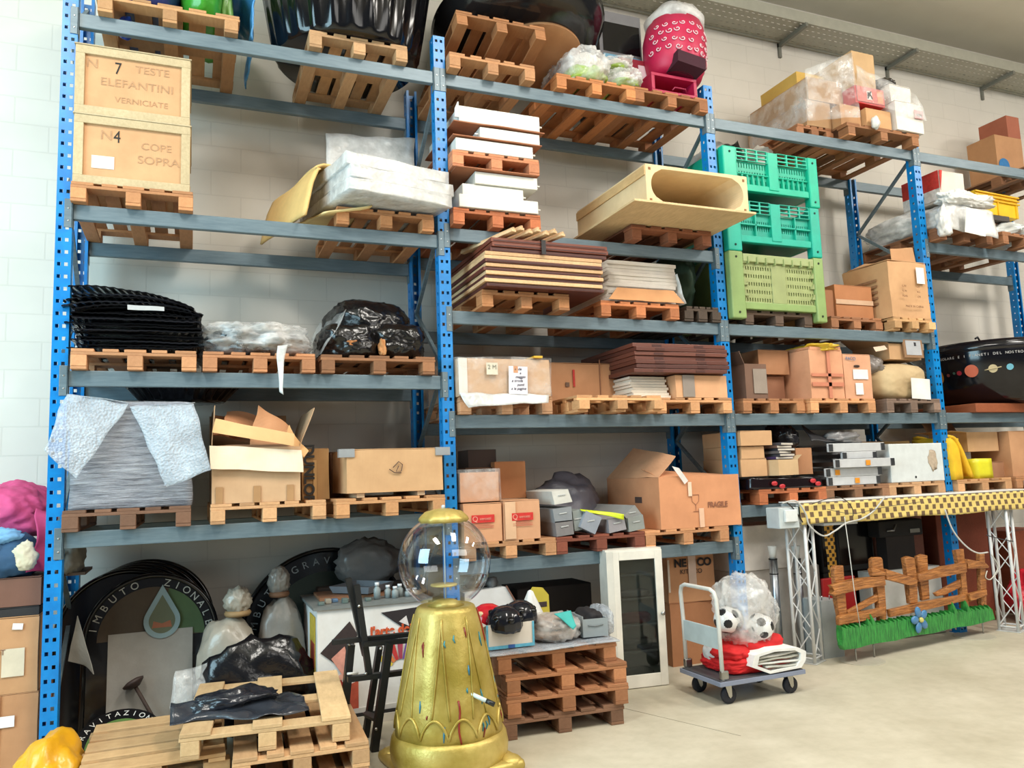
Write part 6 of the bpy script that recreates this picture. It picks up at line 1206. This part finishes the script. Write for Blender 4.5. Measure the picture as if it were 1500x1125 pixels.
def cable(pp, Y, r, col, nm='cable'):
    pts = [V3(px, py, Y) for px, py in pp]; sm = []
    for i in range(len(pts)-1):
        p0, p1, p2, p3 = pts[max(i-1, 0)], pts[i], pts[i+1], pts[min(i+2, len(pts)-1)]
        for k in range(6):
            u = k/6; sm.append(.5*((2*p1)+(p2-p0)*u+(2*p0-5*p1+4*p2-p3)*u*u+(3*p1-p0-3*p2+p3)*u**3))
    m = MB(); m.tube(sm+[pts[-1]], r, 6); m.done(nm, 'plastic', t, col, True)
cable([(1146, 737), (1166, 734), (1180, 752), (1186, 770), (1206, 785), (1224, 777), (1240, 766), (1262, 760), (1280, 748), (1296, 728)], ly-.175, .008, (196, 196, 192), 'white_cable')
cable([(1150, 734), (1162, 745), (1176, 765)], ly-.17, .006, (50, 46, 44), 'black_cable'); cable([(1190, 738), (1226, 728), (1246, 740), (1250, 756)], ly-.18, .004, (60, 56, 50), 'black_cable'); cable([(1212, 746), (1250, 752), (1300, 742), (1350, 735)], ly-.18, .003, (80, 74, 66), 'black_cable')
m = MB(); m.tube([V3(1237, 757, -.335), V3(1243, 800, -.42), V3(1252, 870, -.47), V3(1260, 918, -.47)], .004, 6); m.done('white_wire', 'plastic', t, (206, 206, 200), True); cable([(1384, 746), (1396, 777), (1415, 800), (1432, 810), (1447, 809)], ly-.17, .008, (206, 206, 202), 'white_cable'); cable([(1452, 812), (1462, 830), (1452, 848), (1444, 846), (1446, 836)], ry+.02, .006, (206, 204, 190), 'white_cable')
cable([(1445, 784), (1468, 790), (1484, 793)], ry-.13, .005, (40, 40, 42), 'black_cable')
t2 = thing('hanging_checked_strip', 'orange and brown checked strip hanging left under the arch banner', 'strip', (0, -.02+.17, 0)); p = A(1209, 768, .15); q = A(1230, 850, .15)
m = MB(); m.quadpatch((p[0]-.0, 0, q[1]), (q[0]-.01, 0, q[1]), (q[0]-.03, .0, p[1]+.06), (p[0]-.02, 0, p[1]+.06), 6, 16, .01, 2); m.done('cloth', 'orange_check', t2, None, True, thick=.004)
# painted rail fence with grass
P0 = Vector((6.42, -.40, 0)); P1 = Vector((8.76, -.12, 0)); dF = (P1-P0).normalized(); nF = Vector((dF.y, -dF.x, 0))
def FP(px, py):
    d = ray(px, py); tt = (P0-CAM).dot(nF)/d.dot(nF); q = CAM+d*tt; return (q-P0).dot(dF), q.z
def FC(X, Y): return FP(1180+X/5.36, 750+Y/5.36)
t = thing('painted_fence', 'painted wooden rail fence cutout with green grass and a blue flower', 'fence decoration', P0, math.atan2(dF.y, dF.x))
s = NT('carved_wood'); v = s.coord((9, 9, 9)); n = s.noise(v, 1.2, 5, .65); n3 = s.noise(s.coord((3, 20, 26)), 2, 4)
s.fin(s.prin(s.mul(s.ramp(n3, .3, .7, c3(128, 76, 38), c3(206, 140, 78)), s.ramp(n, .3, .7, (.75, .72, .7, 1))), .3, 0, s.bump(n3, .8, .02)))
s = NT('painted_grass'); n = s.noise(s.coord((30, 8, 5)), 2, 4); s.fin(s.prin(s.ramp(n, .3, .7, c3(22, 96, 44), c3(66, 168, 74)), .4, 0, s.bump(n, .8, .02)))
def solid(nm, pts, y0, y1, mat, col=None):
    P = [FC(*p) for p in pts]; m = MB(); m.prism(P, y0, y1); bmesh.ops.bevel(m.b, geom=[e for e in m.b.edges if abs(e.verts[0].co.y-e.verts[1].co.y) < 1e-6], offset=.012, segments=2, affect='EDGES', profile=.6); return m.done(nm, mat, t, col)
for pts in ([(226, 440), (240, 422), (300, 420), (325, 800), (345, 930), (290, 940), (250, 700)], [(525, 372), (545, 356), (595, 354), (608, 372), (615, 480), (640, 800), (635, 865), (588, 870), (570, 600), (530, 480)], [(780, 362), (815, 348), (858, 360), (880, 520), (885, 722), (825, 722), (815, 560)], [(1180, 300), (1245, 290), (1270, 600), (1290, 760), (1238, 760), (1225, 500)], [(1370, 330), (1408, 322), (1420, 560), (1428, 830), (1390, 830)]): solid('post', pts, .0, .05, 'carved_wood')
solid('post', [(900, 350), (940, 333), (982, 342), (1000, 690), (945, 700), (925, 560)], .03, .07, 'carved_wood')
for pts in ([(180, 575), (300, 540), (420, 518), (605, 500), (612, 575), (430, 602), (210, 660), (188, 642), (215, 610)], [(612, 445), (800, 505), (862, 530), (855, 578), (790, 572), (622, 530)], [(872, 488), (1060, 428), (1245, 393), (1248, 472), (1060, 508), (880, 546)], [(245, 822), (270, 808), (600, 748), (610, 804), (430, 852), (250, 888)], [(645, 765), (900, 708), (1240, 643), (1246, 692), (900, 772), (655, 824)], [(1250, 368), (1390, 392), (1422, 425), (1420, 440), (1260, 446)], [(1268, 640), (1404, 608), (1408, 652), (1280, 702)], [(495, 445), (530, 440), (612, 470), (610, 500), (510, 500)]): solid('rail', pts, -.03, .02, 'carved_wood')
for pts in ([(330, 782), (590, 635), (592, 690), (430, 775), (340, 806)], [(1020, 640), (1225, 528), (1232, 590), (1100, 655), (1040, 664)]): solid('brace', pts, .005, .04, 'carved_wood')
R = random.Random(5); bot = [(262, 1000), (258, 1045), (275, 1078)]+[(275+i*(1455-275)/12, 1076+(845-1076)*i/12+6*math.sin(i*2)) for i in range(1, 13)]
top = []; nb = 34
for i in range(nb, -1, -1):
    x = 270+(1420-270)*i/nb; y = 950+(790-950)*i/nb; k = R.uniform(.5, 1.0)
    top += [(x+12, y-30), (x-6-22*k, y-44-34*k*(2.4 if i in (6, 7, 26, 29) else .7)), (x-12, y-26)]
solid('grass', bot+top, -.05, .015, 'painted_grass')
c = FC(845, 838)
for k in range(5):
    a = PI/2+k*2*PI/5+.25; m = MB(); m.lump((0, 0, 0), (.055, .02, .04), 3, amp=0, crease=0, p=2, sub=3, flat=False); o = m.done('petal', 'gloss', t, (78, 130, 176), True); o.location = (c[0]+.075*math.cos(a), -.07, c[1]+.075*math.sin(a)); o.rotation_euler = (0, -a, 0)
m = MB(); m.lump((0, 0, 0), (.026, .022, .026), 3, amp=0, crease=0, p=2, sub=3, flat=False); o = m.done('flower_centre', 'gloss', t, (206, 196, 110), True); o.location = (c[0], -.085, c[1])
for px in (1253, 1280, 1443):
    u, _z = FP(px, 950); m = MB(); m.tube([(u, .0, .004), (u, .0, .16)], .007, 8); m.done('support_rod', 'metal', t, (190, 190, 186), True)
for u in (FP(1262, 960)[0], FP(1425, 915)[0]): m = MB(); m.lathe([(.2, 0), (.2, .005), (.19, .008)], 40); o = m.done('base_disc', 'painted_steel', t, (178, 172, 156)); o.location = (u, .0, .0)
m = MB(); m.lump((0, 0, 0), (.04, .04, .09), 7, p=2, crease=.1, flat=False); o = m.done('wooden_knot', 'carved_wood', t, None, True); o.location = FC(1400, 700)[0], .03, FC(1400, 700)[1]
# galvanised pillar block
t = thing('metal_pillar_block', 'grey metal block standing upright between the arch leg and the fence', 'block', (6.425, -.15, 0), -.05)
hp_ = Za(1205, 880, -.13); m = MB(); m.prism([(0, 0), (.235, 0), (.215, hp_), (.005, hp_)], 0, .28); m.done('body', 'painted_steel', t, (164, 170, 170))
for x in (.06, .15): m = MB(); m.tube([(x, .05, hp_-.005), (x, .05, hp_+.04)], .005, 6); m.done('top_pin', 'metal', t, (160, 160, 158), True)
# white boxes and poles behind the arch
def plain(nm, label, cat, b, mat, col, bev=.008, **k): m = MB(); m.box(*b, bev=bev); o = m.done(nm, mat, None, col); return tag(o, label, cat, **k)
plain('white_board_box', 'large lower white box behind the left arch leg', 'box', (5.79, 6.86, .30, .75, 0, .80), 'matte', (206, 200, 192))
plain('white_board_box', 'upper white box standing on the lower one behind the left arch leg', 'box', (5.78, 6.72, .27, .72, .803, 1.24), 'matte', (226, 220, 212))
for i, px in enumerate((1132, 1167)):
    xx = A(px, 900, .14)[0]; zt_ = Za(px-4, 800, .14); t = thing('silver_pole', ['silver pole with a flared cap left of the arch leg', 'silver pole with a flared cap behind the arch leg'][i], 'pole', (xx+.05, .14, 0), (0, 0, 0))
    m = MB(); m.lathe([(.04, 0), (.04, zt_-.12)], 20); m.done('tube', 'metal', t, (190, 196, 204), True); m = MB(); m.lathe([(.03, zt_-.12), (.034, zt_-.08), (.045, zt_), (.03, zt_)], 16); m.done('flared_cap', 'plastic', t, (214, 214, 208), True)
    for zz in (zt_-.13, zt_-.27): m = MB(); m.lathe([(.042, zz), (.042, zz+.01)], 16); m.done('black_ring', 'rubber', t, (30, 30, 30))
xa = A(1212, 900, .02)[0]
m = MB(); m.box(0, .42, 0, .03, .0, .70, bev=.01); o = m.done('red_board', 'painted_steel', None, (158, 20, 24)); o.location = (xa-.02, .03, 0); tag(o, 'dark red board standing behind the left end of the painted fence', 'board')
plain('dark_crate', 'dark crate in shadow carrying the black television boxes', 'crate', (6.95, 7.35, .35, .9, 0, .70), 'matte', (44, 38, 36))
for i, (a, b, z0, z1, lb, y0) in enumerate(((6.93, 7.10, .703, 1.22, 'narrow black box left of the checked strip behind the fence', .33), (7.12, 7.62, .703, 1.22, 'black television set standing behind the checked strip', .30))):
    t = thing('black_television', lb, 'television', (a, y0, z0), 0); w_ = b-a; h_ = z1-z0
    m = MB(); m.box(0, w_, .0, .38, 0, h_, bev=.012); m.done('casing', 'matte', t, (30, 28, 28)); m = MB(); m.box(.025, w_-.025, -.004, .001, .06, h_-.03); m.done('screen', 'gloss', t, (14, 14, 16))
xs = [7.36, 7.87, 8.36]
for i in range(2):
    t = thing('white_cupboard', ['left white cupboard behind the painted fence', 'right white cupboard behind the painted fence'][i], 'cupboard', (xs[i], .13, 0), 0); w_ = xs[i+1]-xs[i]-.012
    m = MB(); m.box(0, w_, 0.0, .165, 0, .695, bev=.004); m.done('carcass', 'painted_steel', t, (204, 202, 196)); m = MB(); m.box(.008, w_-.008, -.012, 0, .10, .69, bev=.003); m.done('door', 'painted_steel', t, (212, 210, 204)); m = MB(); m.box(.008, w_-.008, -.012, 0, .006, .092, bev=.003); m.done('drawer_front', 'painted_steel', t, (206, 202, 192))
plain('brown_veneer_panel', 'brown veneered cabinet back behind the fence beside the blue post', 'cabinet', (7.66, 8.36, .31, .72, .0, 1.24), 'wood', (118, 74, 60))
t = thing('black_device', 'black device with a grey handle hanging in front of the brown cabinet back', 'device', (7.55, .14, .70)); m = MB(); m.box(0, .62, .0, .16, .33, .5, bev=.015); m.done('casing', 'matte', t, (26, 24, 24)); m = MB(); m.box(.1, .5, .02, .15, .0, .33); m.done('stand', 'matte', t, (36, 30, 28)); m = MB(); m.tube([(.08, -.02, .40), (.16, -.035, .4), (.2, -.03, .46)], .012, 6); m.done('grey_handle', 'metal', t, (140, 140, 138), True); m = MB(); m.box(.42, .56, -.01, 0, .36, .4); m.done('grey_plate', 'metal', t, (150, 150, 146))
plain('red_brown_cabinet', 'big red brown cabinet behind the right arch leg', 'cabinet', (8.56, 9.35, .30, .85, 0, 1.22), 'wood', (128, 62, 40))
plain('brown_cabinet', 'brown cabinet at the far right behind the red cloth', 'cabinet', (9.85, 10.5, .4, .9, 0, .95), 'wood', (150, 76, 46))
m = MB(); m.lump((0, 0, .3), (.38, .26, .32), 201, p=2.2, crease=.14, amp=.2, sub=5); o = m.done('red_inflatable', 'polythene', None, (206, 40, 56), True); o.location = (9.72, .02, 0); tag(o, 'red and blue folded inflatable at the right edge of the floor', 'inflatable')
m = MB(); m.lump((-.02, -.2, .24), (.3, .1, .07), 203, p=2, crease=.1, flat=False); m.done('blue_band', 'polythene', o, (80, 160, 224), True)
m = MB(); m.lump((0, 0, .25), (.12, .14, .28), 205, p=2.2, crease=.2, amp=.25); o = m.done('mottled_bag', 'fabric', None, (150, 130, 96), True); o.location = (9.6, .5, .92+.0); o.location.z = 1.221; tag(o, 'mottled tan bag on the cabinet behind the right arch leg', 'bag'); o.location = (9.2, .55, 1.223)
# ================================================================== light
w = bpy.data.worlds.new('daylight'); SC.world = w; w.use_nodes = True; bgn = w.node_tree.nodes['Background']; bgn.inputs[0].default_value = (.84, .92, 1, 1); bgn.inputs[1].default_value = .13
def area(name, loc, tgt, sx, sy, pw, col):
    d = bpy.data.lights.new(name, 'AREA'); d.shape = 'RECTANGLE'; d.size = sx; d.size_y = sy; d.energy = pw; d.color = col
    o = bpy.data.objects.new(name, d); COL.objects.link(o); o.location = loc; o.rotation_euler = (Vector(tgt)-Vector(loc)).to_track_quat('-Z', 'Y').to_euler(); return o
area('door_daylight', (-5.0, -3.6, 3.6), (1.0, 1.2, 2.9), 4.0, 4.5, 680, (.56, .86, 1.0))
for i, x in enumerate((-1, 4, 9, 14)): area('roof_light', (x, -4.0, 7.6), (x, -3.0, 0), 1.2, 4, 520, (1, .95, .87))
area('gate_daylight', (7, -11, 5.6), (6, 0, 2.6), 8, 3, 330, (1, .96, .9))
SC.view_settings.view_transform = 'Standard'; SC.view_settings.look = 'None'; SC.view_settings.gamma = 1; SC.view_settings.exposure = -0.12; SC.view_settings.use_curve_mapping = False
SC.cycles.use_denoising = True
SC.cycles.max_bounces = 6; SC.cycles.transparent_max_bounces = 24
